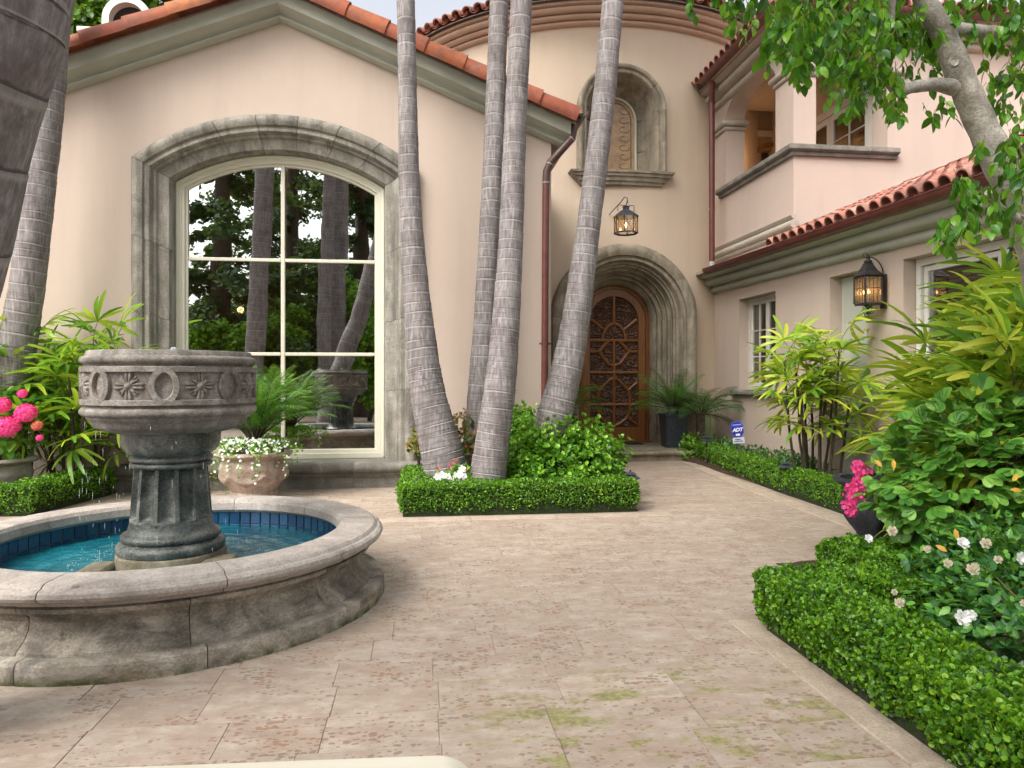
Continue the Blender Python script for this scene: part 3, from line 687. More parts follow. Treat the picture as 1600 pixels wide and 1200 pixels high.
for (r, z, rr_) in ((TR+.045, 7.185, .055), (TR+.13, 7.295, .06), (TR+.23, 7.41, .065)):
    tp += [(r+rr_*math.cos(t), z+rr_*math.sin(t)) for t in (-1.7, -1.2, -.6, 0, .6, 1.2)]
    tp += [(r+.03, z+rr_+.004)]
tp += [(TR+.33, 7.49), (TR+.33, 7.55), (TR-.2, 7.55)]
tp = [(r, 7.19+(z-7.12)*.66) for r, z in tp]; ring(tp).build('tower_cornice', M['trim_peach'], house, True, 50)
tr = ring([(TR+.40, 7.475), (TR+.40, 7.50), (.05, 9.1)]).build('tower_roof', M['mortar'], house)
tile_s = barrel(.42, .095, .075, math.radians(-5), math.radians(185), .016, 8).mesh('roof_tile', M['tile'], True, 30)
pan = MB(); step = 3.05
for i in range(-27, 28):
    t = math.radians(i*step); d = Vector((-math.sin(t), math.cos(t), .41)); n = Vector((math.sin(t)*.38, -math.cos(t)*.38, 1))
    for r in range(2):
        rad = TR+.52-r*.34; p = (TC[0]+rad*math.sin(t), TC[1]-rad*math.cos(t), 7.515+r*.145)
        link('roof_tile', tile_s, tr, M=slopeM(p, d, n, .03))
    t2 = t+math.radians(step/2); d2 = Vector((-math.sin(t2), math.cos(t2), .41)); n2 = Vector((-math.sin(t2)*.38, math.cos(t2)*.38, -1))
    rad = TR+.48; Mx = slopeM((TC[0]+rad*math.sin(t2), TC[1]-rad*math.cos(t2), 7.575), d2, n2)
    bb = barrel(.8, .09, .08, math.radians(10), math.radians(170), .016, 6); bb.v = [tuple(Mx @ Vector(v)) for v in bb.v]; pan.add(bb.v, bb.f)
tag(pan.build('roof_tiles', M['tile'], tr, True), kind='stuff')

# door surround and door
DY = 11.68
ds_ = empty('door_surround', (DX, DY, .15), house); ds_['label'] = 'deep stepped stone arch around the carved front door'
DP = [(0, .40), (0, .02)]+roll(0, .02, .19, -.02, 8, .22)+[(.20, .03), (.225, .035)]+roll(.225, .035, .28, .06, 4, .4)+[(.285, .09), (.30, .12), (.325, .13)]
for (o, d) in ((.335, .17), (.385, .30), (.435, .42), (.49, .53)):
    DP += roll(o, d, o+.028, d+.05, 4, .3)+[(o+.03, d+.085), (o+.045, d+.095)]
DP += [(.585, .68), (.60, .74), (.60, .86)]
surround(door_a, DP, DY, ds_, M['stone_warm'], 3, 5, gap=.0015, j=.001)
dr = empty('door', (DX, 12.46, .15), house); dr['label'] = 'arched carved wooden front door'
da = Arch(DX, .16, 2.30, .64, .64); YD = DY+.80
b = MB(); b.prism([(p[0], p[1]) for p in [da.pt(.0, u) for u in urange(0, 3, 60)]], 'y', YD, YD+.05); b.build('carved_panel', M['carved'], dr)
b = da.sweep([(0, 0), (0, -.03), (.045, -.05), (.06, -.05), (.065, -.02), (.075, -.02), (.08, -.045), (.195, -.045), (.205, -.02), (.205, 0)], urange(0, 3, 60), YD, closed=True)
b.box(DX-.56, DX+.56, YD-.043, YD, .165, .42, .008); b.build('door_frame', M['door'], dr, True, 35)
def rib(pts, w_=.024):
    m = MB(); P3 = [Vector((DX+x, YD-.012, .16+z)) for x, z in pts]; m.tube(P3, w_*1.2, 6); m.build('door_rib', M['door'], dr)
rib([(0, .2), (0, 1.80)]); 
for z in (.66, 1.23, 1.80): rib([(-.45, z), (.45, z)])
rib([(.21*math.cos(t), 1.80+.30*math.sin(t)) for t in urange(0, PI, 14)])
rib([(0, 2.10), (0, 2.62)])
for s in (-1, 1):
    rib([(s*.17, 1.98), (s*.42, 2.18)]); rib([(s*.10, 1.80), (s*.27, 1.60)])
    rib([(s*.43, 1.60), (s*.27, 1.60), (s*.20, 1.50), (s*.10, 1.38), (0, 1.35)])
    rib([(0, 1.14), (s*.08, 1.10), (s*.20, .98), (s*.27, .90), (s*.29, .78), (s*.29, .55), (s*.24, .42), (s*.10, .32), (0, .28)])
    rib([(s*.27, .92), (s*.36, 1.0), (s*.43, 1.06)]); rib([(s*.25, .44), (s*.34, .36), (s*.43, .30)])
m = MB(); m.box(DX-.66, DX+.66, YD-.14, YD-.0, .15, .185, .006); m.build('threshold', M['door'], dr)
# step
stp = empty('entrance_step', (3.3, 11.5, 0), house)
SPR = [(-.02, 0), (-.02, .085), (.0, .09), (.035, .10), (.045, .125), (.035, .148), (.0, .152)]
for i, (xa, xb) in enumerate(((1.7, 2.5), (2.5, 3.3), (3.3, 4.25))):
    m = MB(); rows = [[(x, 10.85-o, z) for (o, z) in SPR] for x in (xa+.002, xb-.002)]; m.grid(rows); m.quad((xa+.002, 10.85, .152), (xb-.002, 10.85, .152), (xb-.002, 11.2, .152), (xa+.002, 11.2, .152)); m.quad((xb-.002, 10.87, 0), (xb-.002, 11.2, 0), (xb-.002, 11.2, .152), (xb-.002, 10.85, .152)); m.build('stone_block', M['stone_warm'], stp, True, 35)
    for j, (ya, yb) in enumerate(((11.2, 11.8), (11.8, 12.56))):
        m = MB(); m.box(xa+.002, xb-.002, ya+.002, yb-.002, 0, .150, .004); m.build('stone_block', M['stone_warm'], stp)
m = MB(); m.box(2.98, 3.80, 11.98, 12.36, .152, .168, .006); tag(m.build('doormat', M['iron']), 'thin black doormat on the stone step before the carved door', 'doormat')
# niche window
NY = 11.70
ns = empty('niche_surround', (NX, NY, 4.7), house); ns['label'] = 'stone surround and cove of the small tower window'
NP = [(0, .40), (0, .0)]+roll(0, 0, .07, -.02, 5, .35)+[(.08, .02), (.10, .025)]+roll(.10, .025, .15, .05, 4, .4)+[(.16, .09)]+[(.165+.19*(1-math.cos(t*PI/2)), .09+.52*math.sin(t*PI/2)) for t in (.15, .3, .45, .6, .75, .9, 1)]
surround(nic, NP, NY, ns, M['stone_sill'] if 0 else M['stone_warm'], 2, 5, gap=.003)
np_ = [(-.35, 4.52), (.06, 4.52), (.07, 4.56), (.10, 4.58), (.11, 4.63), (.145, 4.65), (.15, 4.69), (.18, 4.70), (.185, 4.735), (-.35, 4.745)]
for i in range(3):
    m = MB(); rows = []
    for k in range(7):
        x = -.88+1.76*(i+k/6)/3; x = max(-.88, min(.88, x)); row = []
        for (o, z) in np_:
            xs_ = x*(.80+.20*(z-4.52)/.2); row.append((NX+xs_, NY+.04-o+.06*(x/.88)**2, z))
        rows.append(row)
    m.grid(rows, closed_u=True); K = len(np_); m.f.append(tuple(range(K))); m.m.append(0); m.f.append(tuple(6*K+j for j in range(K))[::-1]); m.m.append(0)
    m.build('sill_block', M['stone_warm'], ns, True, 35)
nw = empty('niche_window', (NX, NY+.6, 4.8), house)
na = Arch(NX, 4.70, 5.80, .41, .41); b = na.sweep([(0, 0), (0, -.03), (.035, -.035), (.04, 0)], urange(0, 3, 40), NY+.60, True); b.build('frame', M['cream'], nw, True, 40)
m = MB(); m.prism([na.pt(.0, u) for u in urange(0, 3, 40)], 'y', NY+.602, NY+.61); m.build('pane', M['amberdark'], nw)
m = na.sweep([(.09, 0), (.09, -.008), (.10, -.008), (.10, 0)], urange(0, 3, 40), NY+.60, True)
for k in range(9):
    z_ = 4.85+k*.16; m.tube([(NX-.20+.09*math.sin(t), NY+.594, z_+.05*math.cos(t)) for t in urange(0, 4.6, 9)], .003, 4); m.tube([(NX+.20-.09*math.sin(t), NY+.594, z_+.05*math.cos(t)) for t in urange(0, 4.6, 9)], .003, 4)
m.build('leaded_tracery', M['metal_brown'], nw)
m = MB(); m.quad((NX-.6, NY+1.2, 4.4), (NX+.6, NY+1.2, 4.4), (NX+.6, NY+1.2, 6.6), (NX-.6, NY+1.2, 6.6)); m.build('niche_room', M['room'], house)

# ------------------------------------------------------------------ right wing
XW = 5.1
def rect(a, b_, lo, hi): return (a, b_, lambda x: lo, lambda x: hi)
wall('wing_wall', [2.0, 12.35], lambda s: 0, lambda s: 2.98+(s-9)*.014, [rect(9.88, 11.08, 1.10, 2.56), rect(7.72, 8.48, .02, 2.56), rect(4.75, 7.09, .95, 2.56)], lambda s, z, d: (XW+d, s, z), .30, M['stucco_wing'] if 0 else M['stucco'], house)
def cprof(out, z0):
    p = [(0, z0), (.02, z0)]
    p += [(.03+.055*math.cos(t)+.0, z0+.055+.05*math.sin(t)) for t in (-1.3, -.8, -.3, .3, .9)]+[(.055, z0+.11), (.10, z0+.12)]
    p += [(.15+.06*math.cos(t), z0+.175+.055*math.sin(t)) for t in (-1.5, -.9, -.3, .3, .9)]+[(.17, z0+.235), (.26, z0+.25), (.30, z0+.27), (.30, z0+.30), (0, z0+.30)]
    return p
def sweepY(prof, ya, yb, X=XW): 
    m = MB(); rows = [[(X-o, y, z) for (o, z) in prof] for y in (ya, yb)]; m.grid(rows); K = len(prof)
    m.f.append(tuple(range(K))); m.m.append(0); m.f.append(tuple(K+i for i in range(K))[::-1]); m.m.append(0); return m
lowcor = sweepY(cprof(0, 2.76), 2.0, 12.3, XW-.002).build('wing_cornice', M['trim'], house, True, 50)
def gutterY(X, z, ya, yb, name='gutter', mat='metal_red'):
    gp = gutter_profile(.075, .006, 12); m = MB(); rows = [[(X+x, y, z+zz) for x, zz in gp] for y in (ya, yb)]; m.grid(rows, closed_u=True)
    for y in (ya, yb):
        m.add([(X+.074*math.cos(PI+PI*i/12), y, z+.074*math.sin(PI+PI*i/12)) for i in range(13)], [tuple(range(13))])
    m.tube([(X-.075, ya, z+.003), (X-.075, yb, z+.003)], .009, 6)
    return m.build(name, M[mat], house, True)
lowgut = gutterY(4.72, 3.10, 2.0, 11.50)
sl2 = .42
TILT = Matrix.Translation((0, 11.45, 3.05)) @ Matrix.Rotation(.017, 4, 'X') @ Matrix.Translation((0, -11.45, -3.05))
wr = MB(); wr.add([(4.76, 2.0, 3.10), (4.76, 9.35, 3.10), (10, 9.35, 3.10+5.24*sl2), (10, 2.0, 3.10+5.24*sl2), (4.76, 2.0, 3.06), (4.76, 9.35, 3.06), (10, 9.35, 3.06+5.24*sl2), (10, 2.0, 3.06+5.24*sl2)], [(0, 1, 2, 3), (4, 5, 6, 7), (0, 1, 5, 4), (2, 3, 7, 6), (0, 3, 7, 4), (1, 2, 6, 5)])
wr = wr.build('wing_roof', M['mortar'], house)
dw, nw_ = Vector((1, 0, sl2-.03)), Vector((-sl2, 0, 1)); rr = random.Random(11); ex = .36*math.cos(math.atan(sl2)); cnt = 0; rest = MB()
wt = [barrel(.44, .088, .072, math.radians(-4), math.radians(184), .015, 8).mesh('roof_tile', M['tile'], True, 30)]
for c in range(34):
    y = 9.20-c*.205
    for r in range(11):
        x = 4.66+r*ex; z = 3.155+(x-4.76)*sl2+.02
        Mx = slopeM((x+rr.uniform(-.01, .01), y, z), dw, nw_, .02)
        if r < 6 and c < 30: link('roof_tile', wt[0], wr, M=Mx); cnt += 1
        else:
            q_ = barrel(.44, .088, .072, 0, PI, .0, 6); q_.v = [tuple(Mx @ Vector(v)) for v in q_.v]; rest.add(q_.v, q_.f)
        Mp = slopeM((x+.02, y-.1025, z+.045-.03), dw, -nw_)
        q_ = barrel(.40, .085, .075, .2, PI-.2, .012, 4); q_.v = [tuple(Mp @ Vector(v)) for v in q_.v]; rest.add(q_.v, q_.f)
tag(rest.build('roof_tiles', M['tile'], wr, True), kind='stuff')
for o_ in (lowgut, lowcor, wr): o_.matrix_basis = TILT @ o_.matrix_basis
m = MB(); m.box(4.70, XW, 9.36, 12.2, 3.06, 3.11); m.build('roof_ledge', M['mortar'], house)
for i in range(3):                       # mortar fillet against the upper wall
    pass
m = MB(); m.tube([(4.95, 9.34, 3.26), (9.9, 9.34, 3.26+4.95*sl2)], .022, 6); m.build('roof_flashing', M['trim_warm'], house)

# upper storey: loggia with two arched openings
def ell(c, hw, spring, rise): return lambda x: spring+rise*math.sqrt(max(1-((x-c)/hw)**2, 0))
wall('loggia_side_wall', [9.373, 12.35], lambda s: 3.1, lambda s: 6.25, [(9.88, 11.60, lambda x: 4.44, ell(10.74, .86, 5.62, .42))], lambda s, z, d: (XW+d, s, z), .33, M['stucco_wing'], house)
wall('loggia_front_wall', [5.103, 14], lambda s: 3.1, lambda s: 6.6, [(5.43, 6.50, lambda x: 4.44, ell(5.965, .535, 5.62, .40))], lambda s, z, d: (s, 9.37+d, z), .33, M['stucco_wing'], house)
# base moulding
bm_ = [(0, 3.30), (.03, 3.30), (.045, 3.325), (.03, 3.35)]+[(.04+.045*math.cos(t), 3.41+.05*math.sin(t)) for t in (-1.2, -.6, 0, .6, 1.2)]+[(.03, 3.475), (.06, 3.50), (.075, 3.53), (0, 3.535)]
sweepY(bm_, 9.30, 12.3, XW-.002).build('base_moulding', M['trim_warm'], house, True, 45)
def Lsweep(prof, name, mat, yb=12.3, xb=14, cornerY=9.37):
    m = MB(); rows = [[(XW-.002-o, yb, z) for (o, z) in prof], [(XW-.002-o, cornerY-.002-o, z) for (o, z) in prof], [(xb, cornerY-.002-o, z) for (o, z) in prof]]
    m.grid(rows); K = len(prof); m.f.append(tuple(range(K))); m.m.append(0); m.f.append(tuple(2*K+i for i in range(K))[::-1]); m.m.append(0)
    return m.build(name, mat, house, True, 45)
Lsweep(cprof(0, 5.93), 'eaves_cornice', M['trim_warm'])
sill = [(0, 4.36), (.045, 4.36), (.055, 4.385), (.05, 4.41), (.085, 4.415), (.11, 4.435), (.11, 4.49), (.10, 4.50), (-.2, 4.502), (-.2, 4.36)]
so = Lsweep(sill, 'parapet_sill', M['stone_sill'], 11.78, 6.62); so['label'] = 'brown stone sill around the loggia parapet'
def impost(x0, x1, y0, y1, z0, z1, nm='impost'):
    m = MB(); h = z1-z0
    for (o, za, zb) in ((.0, z0, z0+.03*h), (.03, z0+.0*h, z0+.42*h), (.075, z0+.46*h, z1)): m.box(x0-o, x1+o, y0-o, y1+o, za, zb, .022)
    m.build(nm, M['trim_warm'], house, True, 60)
impost(XW-.01, 5.435, 9.36, 9.885, 5.47, 5.63); impost(XW-.01, 5.435, 11.595, 12.05, 5.47, 5.63)
impost(6.495, 6.70, 9.36, 9.705, 5.47, 5.63)
gutterY(4.70, 6.28, 9.0, 11.60)
gp = gutter_profile(.075, .006, 12); m = MB(); rows = [[(x_, 9.00-x, 6.28+zz) for x, zz in gp] for x_ in (4.66, 14)]; m.grid(rows, closed_u=True); m.build('gutter', M['metal_red'], house, True)
m = MB(); R0 = [(4.74, 12.4), (4.74, 9.02), (14, 9.02)]; m.add([(4.74, 12.6, 6.28), (4.74, 9.02, 6.28), (14, 9.02, 6.28), (14, 12.6, 6.28+3.58*.42), (8.32, 12.6, 6.28+3.58*.42)], [(0, 1, 4), (1, 2, 3, 4)])
m.add([(4.74, 12.6, 6.22), (4.74, 9.02, 6.22), (14, 9.02, 6.22), (14, 12.6, 6.22)], [(0, 1, 2, 3)])
ur = m.build('loggia_roof', M['mortar'], house)
for c in range(15):
    y = 9.25+c*.205
    for r in range(3):
        x = 4.64+r*ex; 
        if x-4.74 > y-9.02+.05: continue
        link('roof_tile', wt[0], ur, M=slopeM((x, y, 6.33+(x-4.74)*sl2+.02), dw, nw_, .02))
for c in range(36):
    x = 5.0+c*.205
    for r in range(2):
        y = 8.92+r*ex
        link('roof_tile', wt[0], ur, M=slopeM((x, y, 6.33+(y-9.02)*sl2+.02), (0, 1, sl2-.03), (0, -sl2, 1), .02))
# downspout of the tower corner
m = MB(); m.tube([(4.80, 11.42, 6.22), (4.80, 11.46, 6.12), (4.82, 11.52, 5.98), (4.83, 11.54, 5.9)], .05, 12); m.tube([(4.83, 11.54, 5.92), (4.83, 11.54, 3.16)], .048, 14); m.build('downspout', M['metal_red'], house, True)
m = MB(); m.lathe([(.055, 0), (.055, .10)], 14, (4.83, 11.54, 3.14)); m.box(4.77, 4.89, 11.53, 11.55, 4.1, 4.13); m.build('pipe_joint', M['solder'], house, True)
# loggia room
lg = empty('loggia_room', (6, 11, 4.3), house)
m = MB(); m.box(5.13, 7.2, 9.42, 12.9, 4.10, 4.28); m.build('floor', M['trim_warm'], lg)
m = MB(); m.box(5.12, 8.0, 9.72, 13.2, 6.55, 6.6); m.build('ceiling', M['stucco_tower'], lg)
wall('inner_wall', [9.71, 13.1], lambda s: 4.2, lambda s: 6.6, [rect(9.95, 12.0, 4.285, 5.55)], lambda s, z, d: (6.62+d, s, z), .15, M['stucco_wing'], lg)
wall('end_wall', [5.2, 7.4], lambda s: 4.2, lambda s: 6.6, [(6.08, 7.2, lambda x: 4.285, ell(6.64, .56, 5.2, .42))], lambda s, z, d: (s, 12.95+d, z), .2, M['room'], lg)
ea = Arch(6.64, 4.285, 5.2, .56, .56); ea.sweep([(0, 0), (0, -.04), (.08, -.04), (.08, .0)], urange(0, 3, 30), 12.94, True).build('door_trim', M['door'], lg)
m = MB(); m.box(6.0, 7.3, 13.1, 13.12, 4.2, 6.0); m.build('inner_door', M['carved'], lg)
m = MB(); m.box(5.2, 7.3, 12.90, 12.948, 5.86, 5.98, .01); m.build('beam', M['trim_warm'], lg)
fd = empty('french_doors', (6.62, 11, 4.3), lg)
def casement(name, parent, fixed, s0, s1, z0, z1, cols, rows_, axis='x', fw=.05, bw=.016, glass='glass2', mat='white', dep=.04):
    """a glazed leaf; axis 'x': lies in a plane of constant x; parts: frame, glazing bars and panes"""
    def bx(m, a0, a1, c0, c1, d0, d1, ch=.004):
        if axis == 'x': m.box(fixed+d0, fixed+d1, a0, a1, c0, c1, ch)
        else: m.box(a0, a1, fixed+d0, fixed+d1, c0, c1, ch)
    m = MB()
    bx(m, s0, s0+fw, z0, z1, 0, dep); bx(m, s1-fw, s1, z0, z1, 0, dep); bx(m, s0+fw, s1-fw, z0, z0+fw*1.2, 0, dep); bx(m, s0+fw, s1-fw, z1-fw, z1, 0, dep)
    iw, ih = (s1-s0-2*fw)/cols, (z1-z0-2.2*fw)/rows_
    for i in range(1, cols): bx(m, s0+fw+iw*i-bw/2, s0+fw+iw*i+bw/2, z0+fw*1.2, z1-fw, .006, dep-.01, .003)
    for j in range(1, rows_): bx(m, s0+fw, s1-fw, z0+fw*1.2+ih*j-bw/2, z0+fw*1.2+ih*j+bw/2, .008, dep-.012, .003)
    f = m.build(name, M[mat], parent)
    return f, [(s0+fw+iw*i, s0+fw+iw*(i+1), z0+fw*1.2+ih*j, z0+fw*1.2+ih*(j+1)) for i in range(cols) for j in range(rows_)]
def panes(parent, fixed, rects, axis='x', glass='glass2', off=.018):
    for (a0, a1, c0, c1) in rects:
        m = MB()
        if axis == 'x': m.box(fixed+off, fixed+off+.004, a0, a1, c0, c1)
        else: m.box(a0, a1, fixed+off, fixed+off+.004, c0, c1)
        m.build('pane', M[glass], parent)
for (a0, a1) in ((9.96, 10.97), (10.98, 11.99)):
    f, rc = casement('door_leaf', lg, 6.60, a0, a1, 4.29, 5.54, 2, 3, fw=.09)
    panes(f, 6.60, rc)
m = MB(); m.box(6.60, 6.615, 9.86, 9.95, 4.29, 5.66); m.box(6.60, 6.615, 12.0, 12.08, 4.29, 5.66); m.box(6.595, 6.615, 9.86, 12.08, 5.56, 5.68); m.build('door_casing', M['white'], lg)
m = MB(); m.box(6.9, 7.0, 9.8, 12.4, 4.2, 6.5); m.build('dark_interior', M['dark'], lg)
bpy.data.objects.remove(fd)
# window 1 (small casement)
w1 = empty('casement_window', (5.3, 10.5, 1.1), house); w1['label'] = 'small white casement window near the tower'
m = MB(); m.box(5.26, 5.35, 9.88, 9.93, 1.105, 2.555); m.box(5.26, 5.35, 11.03, 11.08, 1.105, 2.555); m.box(5.26, 5.35, 9.93, 11.03, 2.505, 2.555); m.box(5.255, 5.36, 9.93, 11.03, 1.105, 1.16); m.build('frame', M['white'], w1)
for (a0, a1) in ((9.94, 10.475), (10.485, 11.02)):
    f, rc = casement('casement_leaf', w1, 5.275, a0, a1, 1.165, 2.50, 2, 3, fw=.045); 
    for r_ in rc:
        m = MB(); m.box(5.293, 5.297, r_[0], r_[1], r_[2], r_[3]); m.build('pane', M['glass2'], w1)
m = MB(); m.box(5.02, 5.28, 9.60, 11.30, 1.02, 1.10, .02); m.build('window_ledge', M['stone_sill'], w1)
def blinds(parent, X, y0, y1, z0, z1, name='blind_slat'):
    n = int((z1-z0)/.05); me = MB().box(-.019, .019, 0, y1-y0, -.0012, .0012).mesh(name, M['blind'])
    for i in range(n):
        link(name, me, parent, M=Matrix.Translation((X, y0, z0+i*.05)) @ Matrix.Rotation(math.radians(52), 4, 'Y'))
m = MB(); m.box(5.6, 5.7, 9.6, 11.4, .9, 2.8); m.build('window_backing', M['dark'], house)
# pale recessed door
pd = empty('pale_door', (5.3, 8.1, 0), house); pd['label'] = 'pale grey green recessed door in the wing'
m = MB(); m.box(5.25, 5.33, 7.73, 8.47, .03, 2.55, .004); m.build('door_leaf', m_simple('pale_green_paint', (.42, .43, .36), (.47, .48, .41), 3, .6, .05), pd)
# window 2 with blinds
w2 = empty('blind_window', (5.3, 5.9, .95), house); w2['label'] = 'wide white window with brown wooden blinds'
m = MB(); m.box(5.24, 5.36, 4.76, 4.83, .955, 2.555); m.box(5.24, 5.36, 7.01, 7.08, .955, 2.555); m.box(5.24, 5.36, 4.83, 7.01, 2.48, 2.555); m.box(5.235, 5.36, 4.83, 7.01, .955, 1.03); m.box(5.25, 5.36, 5.87, 5.96, 1.03, 2.48); m.build('frame', M['white'], w2)
for (a0, a1) in ((4.84, 5.865), (5.965, 7.0)):
    f, rc = casement('sash', w2, 5.27, a0, a1, 1.04, 2.47, 1, 1, fw=.055); 
    m = MB(); m.box(5.288, 5.292, a0+.05, a1-.05, 1.09, 2.43); m.build('pane', M['glass2'], w2)
    blinds(w2, 5.36, a0+.04, a1-.04, 1.08, 2.44)
m = MB(); m.box(5.0, 5.24, 4.6, 7.2, .87, .945, .02); m.build('window_ledge', M['stone_sill'], w2)
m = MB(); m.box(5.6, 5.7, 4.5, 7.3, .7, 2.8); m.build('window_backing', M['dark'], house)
# arched chimney hood behind the gable roof
ch = empty('chimney', tuple(WY(200, 50, 12)), None); tag(ch, 'pale arched chimney hood with dark opening behind the gable roof', 'chimney')
cc = WY(198, 30, 11.6); ca = Arch(cc.x, cc.z-1.2, cc.z, .36, .36)
ca.sweep([(0, 0), (0, .6), (.10, .6), (.10, 0)], urange(0, 3, 40), 11.6, True).build('hood', M['white'], ch, True, 40)
m = MB(); m.prism([ca.pt(.09, u) for u in urange(0, 3, 40)], 'y', 11.75, 11.8); m.build('opening', M['dark'], ch)
m = MB(); m.box(cc.x-.72, cc.x-.30, 11.6, 12.2, cc.z-.22, cc.z-.14, .01); m.box(cc.x-.68, cc.x-.34, 11.65, 12.15, cc.z-1.2, cc.z-.22); m.build('ledge', M['white'], ch)

# ================================================================== fountain
FC = Vector((-1.462, 4.475, 0)); FR = 1.19
fnt = empty('fountain', tuple(FC)); tag(fnt, 'round grey stone fountain with carved bowl on a fluted pedestal in a tiled basin', 'fountain')
def arcblock(prof, a0, a1, n, c, name, mat, parent, rnd=0):
    m = MB(); rows = [[(c[0]+r*math.cos(a0+(a1-a0)*i/n), c[1]+r*math.sin(a0+(a1-a0)*i/n), z) for (r, z) in prof] for i in range(n+1)]
    m.grid(rows, closed_u=True); K = len(prof); m.f.append(tuple(range(K))); m.m.append(0); m.f.append(tuple(n*K+i for i in range(K))[::-1]); m.m.append(0)
    return m.build(name, mat, parent, True, 42)
cop = [(.915, .425), (.910, .375), (.925, .358), (.95, .345), (1.08, .335), (1.105, .338), (1.115, .352), (1.120, .362), (1.145, .366), (1.165, .378), (1.172, .395), (1.168, .415), (1.155, .427), (1.138, .430), (1.132, .438), (1.12, .448), (1.10, .452), (.955, .456), (.93, .448)]
wl = [(.96, .095), (.96, .35), (1.08, .335), (1.105, .325), (1.10, .303), (1.065, .296), (1.062, .282), (1.045, .268), (1.032, .24), (1.036, .20), (1.058, .16), (1.088, .13), (1.105, .118), (1.108, .10), (1.0, .095)]; bs_ = [(.97, -.02), (.97, .100), (1.158, .103), (1.170, .099), (1.178, .088), (1.182, .07), (1.180, -.02)]
import mathutils.noise as mnoise
def arcblock(prof, a0, a1, n, c, name, mat, parent, amp=.006, seed=0):
    n = 30; pf = []
    for (p, q_) in zip(prof, prof[1:]+prof[:1]):
        k = max(1, int(math.hypot(q_[0]-p[0], q_[1]-p[1])/.03)); pf += [(p[0]+(q_[0]-p[0])*i/k, p[1]+(q_[1]-p[1])*i/k) for i in range(k)]
    m = MB(); rows = []
    for i in range(n+1):
        a_ = a0+(a1-a0)*i/n; row = []
        for (r, z) in pf:
            v = Vector((r*math.cos(a_), r*math.sin(a_), z)); ee = min(i, n-i); edge = .006*max(0, 1-ee/1.5)
            d = amp*mnoise.fractal(v*7+Vector((seed, 0, 0)), 1, 2, 4)-.010*max(0, mnoise.noise(v*24+Vector((5, seed, 0)))-.48)*6
            rr_ = r+(d-edge if r > 1.0 else -d*.4); row.append((c[0]+rr_*math.cos(a_), c[1]+rr_*math.sin(a_), z+(d*.6 if z > .44 else 0)))
        rows.append(row)
    m.grid(rows, closed_u=True); K = len(pf); m.f.append(tuple(range(K))); m.m.append(0); m.f.append(tuple(n*K+i for i in range(K))[::-1]); m.m.append(0)
    return m.build(name, mat, parent, True, 24)
cop = [(r*1.047, z*.92) for r, z in cop]; wl = [(r*1.047, z*.92) for r, z in wl]; bs_ = [(r*1.047, z*.92) for r, z in bs_]
NB = 10; off = math.radians(-104)
for k in range(NB):
    a0 = off+2*PI*k/NB; a1 = a0+2*PI/NB; g = .0022
    arcblock(cop, a0+g+.12, a1-g+.12, 10, FC, 'coping_stone', M['coping'], fnt, .003, k)
    arcblock(wl, a0+g*.8, a1-g*.8, 10, FC, 'basin_stone', M['basin'], fnt, .0028, k+20)
    arcblock(bs_, a0+g*.8+.05, a1-g*.8+.05, 10, FC, 'base_stone', M['base_stone'], fnt, .0025, k+40)
m = MB(); m.lathe([(1.0, .0), (1.0, .38)], 80, tuple(FC), cap=False); m.lathe([(1.04, .0), (1.04, .2), (1.05, .30)], 80, tuple(FC), cap=False, mi=1); m.build('basin_mortar', [M['grout'], M['basin']], fnt)
m = MB(); m.lathe([(1.003, .02), (.0, .02)], 60, tuple(FC), cap=False); m.build('basin_floor', M['bluetile'], fnt)
NT = 80; tl = MB(); w_ = .993*2*PI/NT
tme = MB().box(-w_/2+.004, w_/2-.004, -.006, .006, -.0425, .0425, .003).mesh('pool_tile', M['bluetile'])
for j, z in enumerate((.298, .210, .123)):
    for k in range(NT):
        a_ = 2*PI*(k+.5)/NT; link('pool_tile', tme, fnt, M=Matrix.Translation((FC.x+.993*math.cos(a_), FC.y+.993*math.sin(a_), z-.018)) @ Matrix.Rotation(a_+PI/2, 4, 'Z'))
WZ = .222
rows = []
for i in range(40):
    r = .986*i/39; rows.append([(FC.x+r*math.cos(2*PI*j/90), FC.y+r*math.sin(2*PI*j/90), WZ+.0035*math.sin(r*55+math.sin(3*2*PI*j/90)*1.2)*math.exp(-abs(r-.55)*2)+.002*math.sin(j*1.3+i*.9)) for j in range(90)])
m = MB(); m.grid(rows, closed_u=True); tag(m.build('pool_water', M['water'], None, True, 180), kind='structure')
# pedestal
fc0 = (FC.x, FC.y, 0)
m = MB(); m.lathe([(.305, .02), (.302, .24), (.298, .28), (.288, .288)], 40, fc0, mod=lambda r, z, a: r*(1+.012*math.sin(a*5)+.008*math.sin(a*11+z*30))); m.box(FC.x+.22, FC.x+.40, FC.y-.30, FC.y-.05, .1, .262, .02); m.box(FC.x-.40, FC.x-.25, FC.y-.34, FC.y-.1, .1, .255, .02); tag(m.build('plinth', M['plinth'], fnt, True), kind='stuff')
bp = [(.30, .28)]+[(.303+.024*math.cos(t), .315+.032*math.sin(t)) for t in urange(-1.4, 1.4, 7)]+[(.300, .350), (.290, .356)]+[(.278+.022*math.cos(t), .378+.022*math.sin(t)) for t in urange(-1.2, 1.3, 5)]+[(.275, .404), (.258, .418), (.250, .445), (.246, .47)]
bp = [(r*.91, z) for r, z in bp]; m = MB(); m.lathe(bp, 48, fc0); m.build('pedestal_base', M['wet'], fnt, True)
